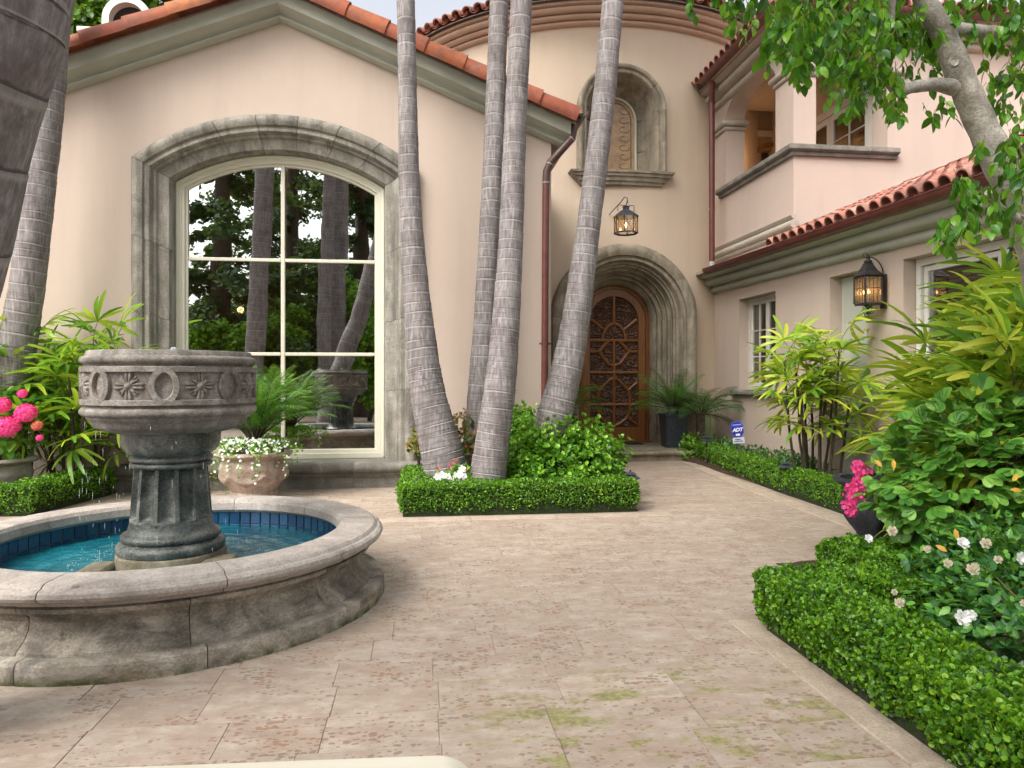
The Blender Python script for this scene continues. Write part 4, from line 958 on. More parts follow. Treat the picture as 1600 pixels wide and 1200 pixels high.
def flute(r, z, a):
    t = (z-.47)/(.785-.47); k = 12; ph = ((a/(2*PI))*k+.15) % 1-.5; hw = .40
    e = max(0, 1-((abs(t-.5)-.38)/.09)**2) if abs(t-.5) > .38 else 1
    if abs(t-.5) > .47: e = 0
    x = abs(ph)/hw; d = .044*math.sqrt(max(0, 1-x*x))*math.sqrt(max(e, 0)) if x < 1 else 0
    return r-d
cp = [((.246-.028*t)*.91, .47+.315*t) for t in [0, .015, .03, .045, .06, .08, .1, .13, .2, .3, .4, .5, .6, .7, .8, .87, .9, .92, .94, .955, .97, .985, 1]]
m = MB(); m.lathe(cp, 12*20, fc0, mod=flute); m.build('fluted_column', M['wet'], fnt, True, 50)
nk = [(.215, .785), (.232, .79)]+[(.232+.016*math.cos(t), .805+.014*math.sin(t)) for t in urange(-1.3, 1.3, 5)]+[(.230, .821)]+[(.232+.018*math.cos(t), .838+.015*math.sin(t)) for t in urange(-1.3, 1.3, 5)]+[(.232, .858), (.245, .866), (.268, .88), (.285, .90), (.294, .925), (.297, .96), (.298, .995)]
nk = [(r*.91, z-.01) for r, z in nk]; m = MB(); m.lathe(nk, 48, fc0); m.build('pedestal_neck', M['wet'], fnt, True)
BR = .508
BS = .925
bw = [(.29, 1.008), (.34, 1.012), (.40, 1.03), (.425, 1.04), (.44, 1.052), (.445, 1.068), (.455, 1.082), (.475, 1.095), (.478, 1.108)]+[(.487+.026*math.cos(t), 1.135+.024*math.sin(t)) for t in urange(-1.4, 1.4, 7)]+[(.488, 1.162), (.486, 1.167), (.486, 1.392), (.488, 1.396)]+[(.487+.025*math.cos(t), 1.422+.022*math.sin(t)) for t in urange(-1.3, 1.4, 7)]+[(.482, 1.447), (.476, 1.468), (.47, 1.476), (.44, 1.476), (.42, 1.452), (.30, 1.40), (.0, 1.38)]
bw = [(r*BS, z-.025) for r, z in bw]
m = MB(); m.lathe(bw, 96, fc0, mod=lambda r, z, a: r+.0015*math.sin(a*37+z*60)+.002*math.sin(a*13+z*25), cap=False); m.build('bowl', M['bowl'], fnt, True, 40)
m = MB(); m.lathe([(.40, 1.432), (.0, 1.433)], 48, fc0, cap=False); tag(m.build('bowl_water', M['water'], None, True), kind='structure')
# relief: interlaced links and rosettes wrapped round the bowl
ZC = (1.167+1.392)/2-.025; RB = .486*BS; ang0 = math.atan2(0-FC.y, 0-FC.x)
def wrap(s, z, h): return (FC.x+(RB+h)*math.cos(s), FC.y+(RB+h)*math.sin(s), ZC+z)
def wtube(pts, r, flat=.6, n=6):           # band of rectangular section following (angle, z)
    m = MB(); rows = []
    for i, (s, z) in enumerate(pts):
        s0, z0 = pts[max(i-1, 0)]; s1, z1 = pts[min(i+1, len(pts)-1)]; dx, dz = (s1-s0)*RB, z1-z0; L = math.hypot(dx, dz) or 1; nx, nz = -dz/L, dx/L
        rows.append([wrap(s+nx*a_*r/RB, z+nz*a_*r, h) for a_, h in ((-1, -.006), (-1, .014), (-.78, .022), (.78, .022), (1, .014), (1, -.006))])
    m.grid(rows, closed_u=True); K = 6; m.f.append(tuple(range(K))); m.m.append(0); m.f.append(tuple((len(rows)-1)*K+i for i in range(K))[::-1]); m.m.append(0); return m
ph = math.radians(18)
for k in range(8):
    c0 = ang0+ph+k*PI/4; hz = .090; half = math.radians(22.5)+.125
    pts = []
    arcc = half-hz*.75/RB
    for t in urange(-PI/2, PI/2, 12): pts.append((c0+arcc+math.cos(t)*hz*.78/RB, math.sin(t)*hz))
    for i in range(9): pts.append((c0+arcc-2*arcc*i/8, hz))
    wtube(pts, .0165).build('carved_link', M['bowl'], fnt, True, 40)
    pts = []
    for t in urange(PI/2, 3*PI/2, 12): pts.append((c0-arcc+math.cos(t)*hz*.78/RB, math.sin(t)*hz))
    for i in range(9): pts.append((c0-arcc+2*arcc*i/8, -hz))
    wtube(pts, .0165).build('carved_link', M['bowl'], fnt, True, 40)
    # rosette
    m = MB()
    def petal(cx, cz, rx, rz, rot, hgt=.016):
        cx, cz, rx, rz = cx*1.36, cz*1.36, rx*1.30, rz*1.15
        rows = []
        for i in range(5):
            ph_ = PI/2*i/4; rr_ = math.cos(ph_); hh = hgt*math.sin(ph_)-.002
            rows.append([wrap(c0+(cx+(rx*rr_*math.cos(t)*math.cos(rot)-rz*rr_*math.sin(t)*math.sin(rot)))/RB, cz+(rx*rr_*math.cos(t)*math.sin(rot)+rz*rr_*math.sin(t)*math.cos(rot)), hh) for t in urange(0, 2*PI, 12)[:-1]])
        m.grid(rows, closed_u=True); b0 = len(m.v)-12; m.f.append(tuple(b0+i for i in range(12))); m.m.append(0)
    rows = []; NR_, NA_ = 16, 72; RR_ = .084
    for i in range(NR_+1):
        rho = i/NR_; row = []
        for jj in range(NA_):
            f = 2*PI*jj/NA_; m4 = (f+PI/4) % (PI/2)-PI/4; d4 = (f) % (PI/2)-PI/4          # angle from the nearest main / diagonal petal
            rm = math.exp(-(m4/(.40+.06*rho))**4); rd_ = .84*math.exp(-(d4/(.30+.04*rho))**4); rb = max(rm, rd_)
            h = -.008
            if rho < rb*1.0:
                e = 1-(rho/max(rb, .01))**5; h = .019*max(e, 0)**.6*(.75+.4*rho)
                if rm >= rd_: h -= .010*math.exp(-(m4*rho/.05)**2)*min(1, rho*3)
                else: h -= .012*math.exp(-(d4*rho/.05)**2)*(rho > .45)*min(1, (rho-.45)*6)
            if abs(rm-rd_) < .10 and rho > .3: h -= .006
            if rho < .20: h = .012+.016*math.sqrt(max(0, 1-(rho/.20)**2))
            row.append(wrap(c0+rho*RR_*math.cos(f)/RB, rho*RR_*math.sin(f), h))
        rows.append(row)
    m.grid(rows, closed_u=True)
    tag(m.build('rosette', M['bowl'], fnt, True, 80), kind='stuff')
# bubbling jet and falling drops
m = MB(); rj = random.Random(4)
for i in range(9): 
    c = (FC.x+rj.uniform(-.015, .015), FC.y+rj.uniform(-.015, .015), 1.44+rj.uniform(.0, .035)); m.lathe([(.001, -.013), (.010, -.008), (.014, 0), (.010, .008), (.001, .013)], 8, c)
for i in range(120):
    a_ = rj.choice([rj.uniform(0, 2*PI), rj.uniform(PI*.35, PI*1.15)]); r = .455+rj.uniform(-.02, .03); z = rj.uniform(.30, 1.04); L = rj.choice([.008, .012, .018, .026])
    m.lathe([(.0005, -L), (.0013, -L*.3), (.0013, L*.3), (.0005, L)], 5, (FC.x+r*math.cos(a_), FC.y+r*math.sin(a_), z))
for i in range(120):
    a_ = rj.uniform(0, 2*PI); r = .42+rj.uniform(-.05, .12); m.lathe([(.0005, 0), (.003, .002), (.0005, .008)], 5, (FC.x+r*math.cos(a_), FC.y+r*math.sin(a_), WZ+rj.uniform(.002, .02)))
tag(m.build('falling_water', M['drop'], None, True), kind='stuff')

# ================================================================== palm trunks
def trunk(name, label, pts, rads, ring=.085, n=26, group=None, parent_crown=True, frondz=None):
    root = empty(name, tuple(pts[0])); tag(root, label, 'palm tree', group)
    P = [Vector(p) for p in pts]; T = [0]
    for p, q_ in zip(P, P[1:]): T.append(T[-1]+(q_-p).length)
    def cat(i, t):
        p0, p1, p2, p3 = P[max(i-1, 0)], P[i], P[i+1], P[min(i+2, len(P)-1)]
        return .5*((2*p1)+(p2-p0)*t+(2*p0-5*p1+4*p2-p3)*t*t+(3*p1-p0-3*p2+p3)*t**3)
    def at(s):
        i = 0
        while i < len(T)-2 and s > T[i+1]: i += 1
        t = (s-T[i])/(T[i+1]-T[i]); return cat(i, t), rads[i]+(rads[i+1]-rads[i])*t
    r = random.Random(sum(map(ord, label)) % 97); s = 0; rows = []; uvs = []; k = 0
    while s < T[-1]:
        L = ring*r.uniform(.55, 1.5)*(1.0 if s > T[-1]*.15 else .62); L = min(L, T[-1]-s+1e-4); tilt = r.uniform(-.55, .55); ta = r.uniform(0, 6.28)
        for f, dr in ((0.0, -.020), (.05, -.006), (.25, .0), (.6, .002), (.90, .008), (.965, .022), (.995, .008)):
            c, rad = at(min(s+L*f, T[-1])); c2, _ = at(min(s+L*f+.01, T[-1])); c1, _ = at(max(min(s+L*f, T[-1])-.01, 0)); t = (c2-c1).normalized() if (c2-c1).length > 1e-6 else Vector((0, 0, 1))
            u = t.cross(Vector((0, 1, 0))).normalized(); v = t.cross(u); row = []
            for j in range(n):
                a_ = 2*PI*j/n; rr_ = rad*(1+dr*(.35 if ring > .15 else .9))+rad*.012*math.sin(a_*3+k*1.7)+rad*.008*math.sin(a_*7+k*.9)
                row.append(c+(u*math.cos(a_)+v*math.sin(a_))*rr_+t*(rad*.12*tilt*math.cos(a_-ta)))
            rows.append(row); uvs.append(k+min(f, .999))
        s += L; k += 1
    m = MB(); m.grid(rows, closed_u=True); me = m.mesh('trunk', M['bark'], True, 55)
    uv = me.uv_layers.new(name='UVMap'); dat = np.zeros(len(me.loops)*2, np.float32); vi = np.zeros(len(me.loops), np.int32); me.loops.foreach_get('vertex_index', vi)
    ua = np.array(uvs); rowi = vi//n
    dat[0::2] = (vi % n)/n; dat[1::2] = ua[rowi]
    # a face between the end of one ring and the start of the next must not run the phase backwards
    ls = np.zeros(len(me.polygons), np.int32); me.polygons.foreach_get('loop_start', ls); lt = np.zeros(len(me.polygons), np.int32); me.polygons.foreach_get('loop_total', lt)
    uv.data.foreach_set('uv', dat)
    link('trunk', me, root)
    return root, P[-1]
def frond_mesh(L=1.2, n=34, ll=.28, droop=.6, mat='palmf', w_=.016, v=0):
    m = MB(); r = random.Random(v*7+int(L*100)); pts = []
    for i in range(15):
        t = i/14; pts.append(Vector((0, L*(t-.18*t*t*droop), L*(.42*t-.75*droop*t*t))))
    def at(t): x = t*14; i = min(int(x), 13); return pts[i].lerp(pts[i+1], x-i)
    m.tube(pts, [.011*(1-.85*i/14)*max(L, .5) for i in range(15)], 5, mi=1)
    for i in range(n):
        t = .16+.84*i/n; p = at(t); tg = (at(min(t+.03, 1))-p).normalized() if t < .97 else (p-at(.94)).normalized(); l = ll*(math.sin(PI*min(1, .25+t*.75)))**.6*r.uniform(.8, 1.1)
        for s in (-1, 1):
            side = Vector((s, 0, 0)); d = (side*.85+tg*.65+Vector((0, 0, .25))).normalized(); a_ = p; c = p+d*l*.55+Vector((0, 0, -.03*l)); e = p+d*l+Vector((0, 0, -.42*l*r.uniform(.5, 1.4)))
            wv = tg*w_*.5
            m.add([a_-wv*.5, a_+wv*.5, c+wv, c-wv, e], [(0, 1, 2, 3), (3, 2, 4)])
    return m.mesh('frond', [M[mat], M['stem']])
big_fr = [frond_mesh(2.6, 46, .55, .8, 'palmf', .04, v) for v in range(2)]
def crown(root, top, r0=8):
    for k in range(11):
        a_ = k*2*PI/11+.3; Mx = Matrix.Translation(top) @ Matrix.Rotation(a_, 4, 'Z') @ Matrix.Rotation(.35+.5*(k % 2), 4, 'X'); link('frond', big_fr[k % 2], root, M=Mx)
GP = 'grey ringed palm trees of the courtyard'
def palm(label, path, rads, ring=.085, top=9.5, grp=GP):
    pts = [W(*p) for p in path]; pts[0].z = 0.02; e = pts[-1]-pts[-2]; pts.append(pts[-1]+e.normalized()*(top-pts[-1].z)/max(e.normalized().z, .5)); rads = list(rads)+[rads[-1]*.9]
    root, t = trunk('palm_tree', label, pts, rads, ring, group=grp); crown(root, t); return root
palm('ringed palm trunk leaning left, nearest the arched window in the centre bed', [(706, 790, 7.7), (690, 705, 7.7), (666, 600, 7.75), (650, 450, 7.8), (640, 300, 7.8), (637, 150, 7.8), (634, 0, 7.8)], [.235, .225, .185, .140, .115, .100, .098], .095)
palm('slim darker palm trunk standing furthest back in the centre bed', [(744, 760, 8.3), (748, 650, 8.3), (757, 500, 8.35), (768, 300, 8.35), (775, 130, 8.4), (780, 0, 8.4)], [.17, .15, .125, .118, .112, .11], .10)
palm('thick upright palm trunk in the middle front of the centre bed', [(756, 810, 7.2), (768, 700, 7.25), (784, 580, 7.3), (797, 400, 7.4), (805, 200, 7.45), (815, 0, 7.5)], [.185, .175, .155, .128, .115, .112], .075)
palm('palm trunk leaning right across the front door', [(838, 790, 7.7), (862, 668, 7.75), (893, 540, 7.8), (920, 350, 7.85), (944, 150, 7.9), (958, 0, 7.9)], [.24, .195, .160, .128, .122, .118], .088)
palm('palm trunk leaning beside the left hand wall and pink hydrangea pot', [(2, 790, 7.6), (17, 610, 7.6), (42, 450, 7.6), (60, 300, 7.6), (78, 150, 7.6), (92, 0, 7.6)], [.20, .185, .165, .155, .14, .125], .10)
palm('massive palm trunk close by at the far left edge', [(-250, 900, 2.5), (-160, 620, 2.45), (-97, 400, 2.4), (-52, 200, 2.35), (6, 20, 2.3), (60, -200, 2.3)], [.24, .21, .195, .187, .18, .17], .20, 7.5, None)

# ================================================================== clipped hedges
def hedge(label, x0, x1, y0, y1, h, leaf, dens, z0=.03, amp=.02, grp='clipped boxwood hedges', near=False, shear=None, open_ends=''):
    r = RNG; faces = []
    Lx, Ly = x1-x0, y1-y0
    F = [('top', Lx*Ly), ('y0', Lx*h), ('y1', Lx*h), ('x0', Ly*h), ('x1', Ly*h)]
    Ps, Ns = [], []
    for nm, area in F:
        n = int(area*dens); 
        if n < 1: continue
        a_, b_ = r.random(n), r.random(n); dpt = np.abs(r.normal(0, .014, n))
        if nm == 'top': P = np.stack([x0+a_*Lx, y0+b_*Ly, np.full(n, z0+h)-dpt], 1); N = np.tile([0, 0, 1.], (n, 1))
        elif nm in ('y0', 'y1'): P = np.stack([x0+a_*Lx, np.full(n, y0 if nm == 'y0' else y1)+(dpt if nm == 'y0' else -dpt), z0+h*b_], 1); N = np.tile([0, -1. if nm == 'y0' else 1., 0], (n, 1))
        else: P = np.stack([np.full(n, x0 if nm == 'x0' else x1)+(dpt if nm == 'x0' else -dpt), y0+a_*Ly, z0+h*b_], 1); N = np.tile([-1. if nm == 'x0' else 1., 0, 0], (n, 1))
        Ps.append(P); Ns.append(N)
    P = np.concatenate(Ps); N = np.concatenate(Ns)
    # round the corners and give the surface a lumpy relief
    c = np.array([(x0+x1)/2, (y0+y1)/2, z0+h/2]); hd = np.array([Lx/2, Ly/2, h/2]); rad = .055
    q = P-c; inner = np.clip(q, -(hd-rad), hd-rad); dv = q-inner; dv[:, 2] = np.where(q[:, 2] < 0, 0, dv[:, 2]); ln = np.linalg.norm(dv, axis=1, keepdims=True); q = inner+np.where(ln > rad, dv/np.maximum(ln, 1e-6)*rad, dv)
    q[:, 2] = np.where(P[:, 2]-c[2] < 0, P[:, 2]-c[2], q[:, 2])
    w1 = np.sin(P[:, 0]*9+3*np.sin(P[:, 1]*5)+P[:, 2]*14)*np.sin(P[:, 1]*8+2*np.sin(P[:, 0]*6)-P[:, 2]*9)
    w2 = np.sin(P[:, 0]*27+P[:, 2]*31)*np.sin(P[:, 1]*24+P[:, 2]*22)
    w3 = np.sin(P[:, 0]*61+P[:, 2]*47+5*np.sin(P[:, 1]*13))*np.sin(P[:, 1]*57-P[:, 2]*53)
    P2 = c+q+N*(amp*w1+amp*.6*w2+.013*w3)[:, None]+rdir(len(P))*leaf*.45
    low = np.clip((P2[:, 2]-z0)/.10, 0, 1); P2 -= N*((1-low)*.035)[:, None]*(N[:, 2:3] == 0)
    keep = r.random(len(P2)) < (.35+.65*low); P2, N = P2[keep], N[keep]
    if shear is not None: P2[:, 0] += shear(P2[:, 1])
    A = rdir(len(P2))*.8+N*.5+np.array([0, 0, .45]); Nn = N+rdir(len(P2))*.75+np.array([0, 0, .25])
    S = leaf*(.7+.6*r.random(len(P2)))
    me = scatter([(LEAF6 if near else LEAF4, P2, frames(A, Nn), S, 0)], M['box'], 'leaves')
    root = empty('hedge', ((x0+x1)/2, (y0+y1)/2, 0)); tag(root, label, 'hedge', grp); tag(link('foliage', me, root), kind='stuff')
    g = .035; m = MB(); nyy = max(2, int(Ly/.4)); 
    rows = [[(x0+g+(shear(yy) if shear else 0), yy, z0-.03), (x0+g+(shear(yy) if shear else 0), yy, z0+h-g*1.3), (x1-g+(shear(yy) if shear else 0), yy, z0+h-g*1.3), (x1-g+(shear(yy) if shear else 0), yy, z0-.03)] for yy in [y0+g+(Ly-2*g)*i/nyy for i in range(nyy+1)]]
    m.grid(rows); m.f.append((0, 1, 2, 3)); m.m.append(0); e = nyy*4; m.f.append((e+3, e+2, e+1, e)); m.m.append(0); m.build('twigs_or_core', M['boxcore'], root)  # solid dark core, its colour stands in for shade inside the hedge
    return root
hedge('low bright clipped hedge along the near right kerb, biggest in view', 1.72, 2.08, .9, 3.52, .26, .0195, 19000, near=True, amp=.013)
hedge('short hedge run crossing behind the near path light', 1.76, 2.62, 3.30, 3.66, .25, .019, 16000, near=True)
hedge('hedge stub turning back beside the gardenia flowers', 2.44, 2.76, 3.62, 4.20, .27, .019, 15000, near=True)
hedge('hedge end just in front of the dark urn', 2.82, 3.6, 3.95, 4.22, .26, .019, 13000, near=True)
hedge('front hedge of the centre bed facing the paving', -.20, 2.10, 6.74, 7.02, .27, .022, 8500, near=False, amp=.015)
hedge('left return hedge of the centre bed by the window sill', -.20, .12, 7.04, 8.38, .25, .022, 7000)
hedge('right return hedge of the centre bed beside the entrance path', 1.86, 2.10, 7.04, 9.2, .25, .022, 6000)
sh = lambda y: np.interp(y, [4.9, 7.7, 11.1], [0, .08, .34])
hedge('long straight hedge along the right side of the entrance path', 3.90, 4.20, 4.85, 11.0, .25, .021, 7500, shear=sh)
hedge('clipped hedge behind the fountain on the left', -6.2, -3.95, 7.22, 7.52, .27, .023, 7500)
shl = lambda y: np.interp(y, [7.2, 8.6], [0, .28])
hedge('left hedge return running back towards the arched window', -3.93, -3.62, 7.24, 8.5, .27, .023, 7500, shear=shl)

# ================================================================== path lights
def path_light(label, p, tilt=0, s=1.0):
    root = empty('path_light', (p[0], p[1], p[2]-.34)); tag(root, label, 'path light', 'dark mushroom path lights in the hedges'); root.rotation_euler = (tilt, tilt*.5, 0)
    def part(nm, prof, n=24): m = MB(); m.lathe([(r*s, z*s) for r, z in prof], n); link(nm, m.mesh(nm, M['slate'], True, 35), root).matrix_parent_inverse = Matrix()
    part('stake', [(.012, 0), (.012, .30)], 10); part('lower_cap', [(.085, .295), (.088, .30), (.05, .322), (.03, .326)]); part('upper_cap', [(.052, .333), (.056, .338), (.03, .352), (.008, .358)]); part('finial', [(.008, .356), (.008, .372), (.002, .376)], 10)
path_light('dark path light in the left corner of the centre bed hedge', W(650, 760, 7.1)+Vector((0, 0, .035)), .05, 1.05)
path_light('dark path light at the right end of the centre bed hedge', W(985, 753, 7.35)+Vector((0, 0, .035)), 0, 1.15)
path_light('dark path light on the long hedge by the entrance path', W(1228, 731, 8.0)+Vector((0, 0, .035)), 0, 1.05)
path_light('small dark path light near the doorstep palm', W(1104, 694, 10.6)+Vector((0, 0, .035)), 0, 1.2)
path_light('large dark path light in the near right hedge corner', W(1243, 905, 3.95)+Vector((0, 0, .02)), .12, 1.12)

# ================================================================== shrubs
def blob_bush(name, label, cat, c, rad, n, leaf, mat, tmpl=LEAF6, z0=.05, whorl=0, flat=.15, core=True, grp=None, stems=6, seed=1, up=.5):
    r = np.random.default_rng(seed)
    c = np.array(c, float); rad = np.array(rad, float)
    d = rdir(n); d[:, 2] = np.abs(d[:, 2])*1.0-.25*(r.random(n) < .4)
    lump = 1+.13*np.sin(d[:, 0]*5+seed)*np.sin(d[:, 1]*6+1.3*seed)+.10*np.sin(d[:, 0]*11+d[:, 2]*9)+.06*r.normal(size=n)
    rr_ = (1-.45*r.random(n)**2.2)*lump; P = c+d*rad*rr_[:, None]; P = P[P[:, 2] > z0]; d = d[:len(P)] if len(P) == n else (P-c)/rad
    d = (P-c)/rad; d /= np.maximum(np.linalg.norm(d, axis=1, keepdims=True), 1e-6)
    if whorl:
        P = np.repeat(P, whorl, 0); d = np.repeat(d, whorl, 0); ax = rdir(len(P)); A = d*.55+ax*.75+np.array([0, 0, up*.6]); P = P+ax*leaf*.12
        Nn = d+np.array([0, 0, .8])-ax*.35
    else: A = rdir(len(P))+d*.5+np.array([0, 0, up-.3]); Nn = d+rdir(len(P))*.6+np.array([0, 0, .5])
    S = leaf*(.65+.6*r.random(len(P))); root = empty(name, (c[0], c[1], z0)); tag(root, label, cat, grp)
    tag(link('foliage', scatter([(tmpl, P, frames(A, Nn), S, 0)], M[mat], 'foliage'), root), kind='stuff')
    m = MB(); rs = random.Random(seed)
    for i in range(stems):
        a_ = rs.uniform(0, 6.28); e = (c[0]+rad[0]*.7*math.cos(a_), c[1]+rad[1]*.7*math.sin(a_), c[2]+rad[2]*rs.uniform(.1, .6)); q_ = [(c[0], c[1], z0-.03), (c[0]+(e[0]-c[0])*.4, c[1]+(e[1]-c[1])*.4, z0+(e[2]-z0)*.55), e]
        m = MB(); m.tube(q_, [.014, .009, .004], 6); m.build('stem', M['stem'], root, True)
    if core:
        m = MB(); m.lathe([(rad[0]*.05, -.2*rad[2]), (rad[0]*.55, 0), (rad[0]*.6, .25*rad[2]), (rad[0]*.45, .5*rad[2]), (.02, .62*rad[2])], 14, (c[0], c[1], max(c[2], z0+.05))); link('inner_shade_core', m.mesh('inner_shade_core', M['boxcore'], True), root)  # closed core, shade deep in the bush put into its colour
    return root
blob_bush('azalea_bush', 'big rounded bright green azalea bush in front of the door', 'bush', (1.50, 7.62, .28), (.66, .48, .56), 3300, .046, 'azal', LEAF6, .1, 4, seed=3)
blob_bush('azalea_bush', 'small green bush between the thick palm and the azalea', 'bush', (1.02, 7.45, .20), (.26, .26, .28), 500, .042, 'azal', LEAF6, .1, 4, seed=4)
blob_bush('azalea_bush', 'light green bush behind, at the foot of the wall corner', 'bush', (1.15, 8.35, .50), (.36, .30, .46), 800, .042, 'azal', LEAF6, .1, 4, seed=5, core=False)
blob_bush('reddish_bush', 'sparse reddish green bush between the two left palm trunks', 'bush', (.52, 8.3, .45), (.25, .22, .46), 420, .042, 'azred', LEAF6, .1, 3, seed=6, core=False)
blob_bush('reddish_bush', 'thin leafy sprig beside the window surround', 'bush', (.0, 8.25, .50), (.14, .14, .26), 110, .042, 'azred', LEAF6, .1, 4, seed=7, core=False, stems=3)
blob_bush('ground_shrub', 'low dark shrub along the wing wall below the window ledge', 'bush', (4.72, 9.0, .10), (.26, 1.3, .22), 1100, .045, 'gard', LEAFG, .05, 3, seed=8, core=False)
blob_bush('ground_shrub', 'low dark green shrub at the foot of the yard sign', 'bush', (4.55, 10.5, .10), (.28, .45, .26), 520, .05, 'gard', LEAFG, .05, 3, seed=9, core=False)
blob_bush('ground_shrub', 'small bright leafed shrub under the doorstep palm', 'bush', (4.25, 10.9, .14), (.22, .22, .28), 200, .05, 'azal', LEAFG, .05, 3, seed=10, core=False)

def flower_mesh(petals, mat, size, centre='ycentre', cup=.25, wd=.42, layers=1):
    m = MB()
    for l in range(layers):
        for k in range(petals):
            a_ = 2*PI*(k+.5*l)/petals; d = Vector((math.cos(a_), math.sin(a_), 0)); s = Vector((-math.sin(a_), math.cos(a_), 0)); sz = size*(1-.28*l); h = cup*size*(1+l*.9)
            p = [d*.06*size, d*sz*.5+s*sz*wd+Vector((0, 0, h*.5)), d*sz*.92+s*sz*wd*.7+Vector((0, 0, h)), d*sz+Vector((0, 0, h*.8)), d*sz*.92-s*sz*wd*.7+Vector((0, 0, h)), d*sz*.5-s*sz*wd+Vector((0, 0, h*.5))]
            m.add(p, [(0, 1, 2, 3), (0, 3, 4, 5)])
    if centre: m.lathe([(size*.14, 0), (size*.12, size*.09), (.001, size*.13)], 7, (0, 0, .004), mi=1)
    return m.mesh('flower', [M[mat], M[centre or 'ycentre']])
def lookM(p, d, roll_=0, s=1):
    return Matrix.Translation(Vector(p)) @ Vector(d).to_track_quat('Z', 'Y').to_matrix().to_4x4() @ Matrix.Rotation(roll_, 4, 'Z') @ Matrix.Scale(s, 4)
# white trumpet flowers beside the palms
wfm = flower_mesh(5, 'wpetal', .040); wp = blob_bush('white_flower_plant', 'white five petalled flowers with yellow centres at the palm foot', 'flower', (.42, 7.22, .22), (.26, .16, .20), 130, .05, 'azal', LEAFG, .1, 4, seed=12, core=False)
rr = random.Random(2)
for (px, py) in [(674, 753), (683, 746), (690, 754), (699, 745), (697, 757), (706, 752), (713, 744), (719, 741), (716, 752), (722, 733), (724, 744), (681, 757), (708, 758), (690, 742)]:
    link('flower', wfm, wp, M=lookM(W(px, py, 7.05+rr.uniform(-.05, .05)), (rr.uniform(-.4, .3), -1, rr.uniform(.1, .7)), rr.random()*6))
bme = flower_mesh(5, 'bud', .03, None, 1.4, .25)
for (px, py) in [(705, 728), (712, 724), (727, 738), (684, 735), (702, 734)]: link('bud', bme, wp, M=lookM(W(px, py, 7.1), (rr.uniform(-.3, .3), -.2, 1)))

# fan palms (rhapis)
def fan_mesh(v, nf=8, L=.36, wd=.020, mat='rhap'):
    r = random.Random(v); m = MB()
    pet = [Vector((0, 0, 0)), Vector((0, .10, .06)), Vector((0, .22, .09)), Vector((0, .30, .08))]; m.tube(pet, [.004, .0035, .003, .003], 5, mi=1); hub = pet[-1]
    for k in range(nf):
        a_ = math.radians(-105+210*k/(nf-1)+r.uniform(-7, 7)); d = Vector((math.sin(a_), math.cos(a_), .15)).normalized(); s = Vector((math.cos(a_), -math.sin(a_), 0)); l = L*r.uniform(.8, 1.1)*(1-.18*abs(a_)/1.8); w_ = wd*r.uniform(.75, 1.2); dr = r.uniform(.35, 1.05)
        rows = []
        for i, (t, ww) in enumerate(((0, .12), (.12, .5), (.35, .95), (.6, 1.0), (.82, .82), (.96, .5), (1, .3))):
            p = hub+d*l*t+Vector((0, 0, -l*dr*t*t*.75+l*.12*t)); rows.append([p-s*w_*ww+Vector((0, 0, w_*ww*.35)), p, p+s*w_*ww+Vector((0, 0, w_*ww*.35))])
        m.grid(rows)
    return m.mesh('leaf', [M[mat], M['stem']], True, 80)
fans = {mt: [fan_mesh(v, nf, mat=mt) for v, nf in enumerate((9, 8, 10, 7, 9, 11))] for mt in ('rhap', 'rhapd')}
def lady_palm(label, canes, leafn, mat='rhap', scale=1.0, seed=1, toCam=.0, extra=[]):
    r = random.Random(seed); c0 = canes[0][0]; root = empty('lady_palm', tuple(c0)); tag(root, label, 'fan palm')
    for (p, q_) in canes:
        p, q_ = Vector(p), Vector(q_); mid = p.lerp(q_, .5)+Vector((r.uniform(-.05, .05), r.uniform(-.05, .05), 0)); pts = [p, mid, q_]
        m = MB(); m.tube([p, p.lerp(mid, .5), mid, mid.lerp(q_, .5), q_], [.017*scale, .016*scale, .015*scale, .014*scale, .010*scale], 8); m.build('cane', M['stem'], root, True)
        L = (q_-p).length
        for k in range(leafn):
            t = 1-.62*(k/leafn)**1.1*min(1, 1.1/L) if k else 1; bp = p.lerp(q_, max(t, .25)); az = k*2.4+r.uniform(-.5, .5); el = .95-1.0*(k/leafn)+r.uniform(-.25, .25)
            d = Vector((math.cos(az)*math.cos(el), math.sin(az)*math.cos(el), math.sin(el)))
            if toCam: d = (d+Vector((-.3, -1, 0))*toCam).normalized()
            up = Vector((0, 0, 1)); x = d.cross(up).normalized(); z = x.cross(d); R = Matrix((x, d, z)).transposed().to_4x4()
            link('leaf', fans[mat][r.randrange(6)], root, M=Matrix.Translation(bp) @ R @ Matrix.Rotation(r.uniform(-.5, .5), 4, 'Y') @ Matrix.Scale(scale*r.uniform(.8, 1.15), 4))
    return root
def canes_at(cx, cy, spread, n, zmin, zmax, seed, lean=.25, slope=0):
    r = random.Random(seed); o = []
    for i in range(n):
        a_ = r.uniform(0, 6.28); d = spread*math.sqrt(r.random()); x, y = cx+d*math.cos(a_), cy+d*math.sin(a_); z = zmin+(zmax-zmin)*((i+.5)/n); z *= 1-slope*(.5-.5*max(-1, min(1, (x-cx)/spread)))
        o.append(((x, y, .02), (x+math.cos(a_)*lean*z*.5, y+math.sin(a_)*lean*z*.5, z)))
    return o
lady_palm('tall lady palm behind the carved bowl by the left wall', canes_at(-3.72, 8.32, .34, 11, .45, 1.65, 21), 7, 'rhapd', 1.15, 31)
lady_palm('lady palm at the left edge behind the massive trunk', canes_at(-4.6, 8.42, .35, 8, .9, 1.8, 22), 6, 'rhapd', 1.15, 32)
lady_palm('slender lady palm with dark canes before the pale door', canes_at(4.50, 7.80, .26, 11, .95, 1.62, 23, .22), 6, 'rhap', 1.0, 33)
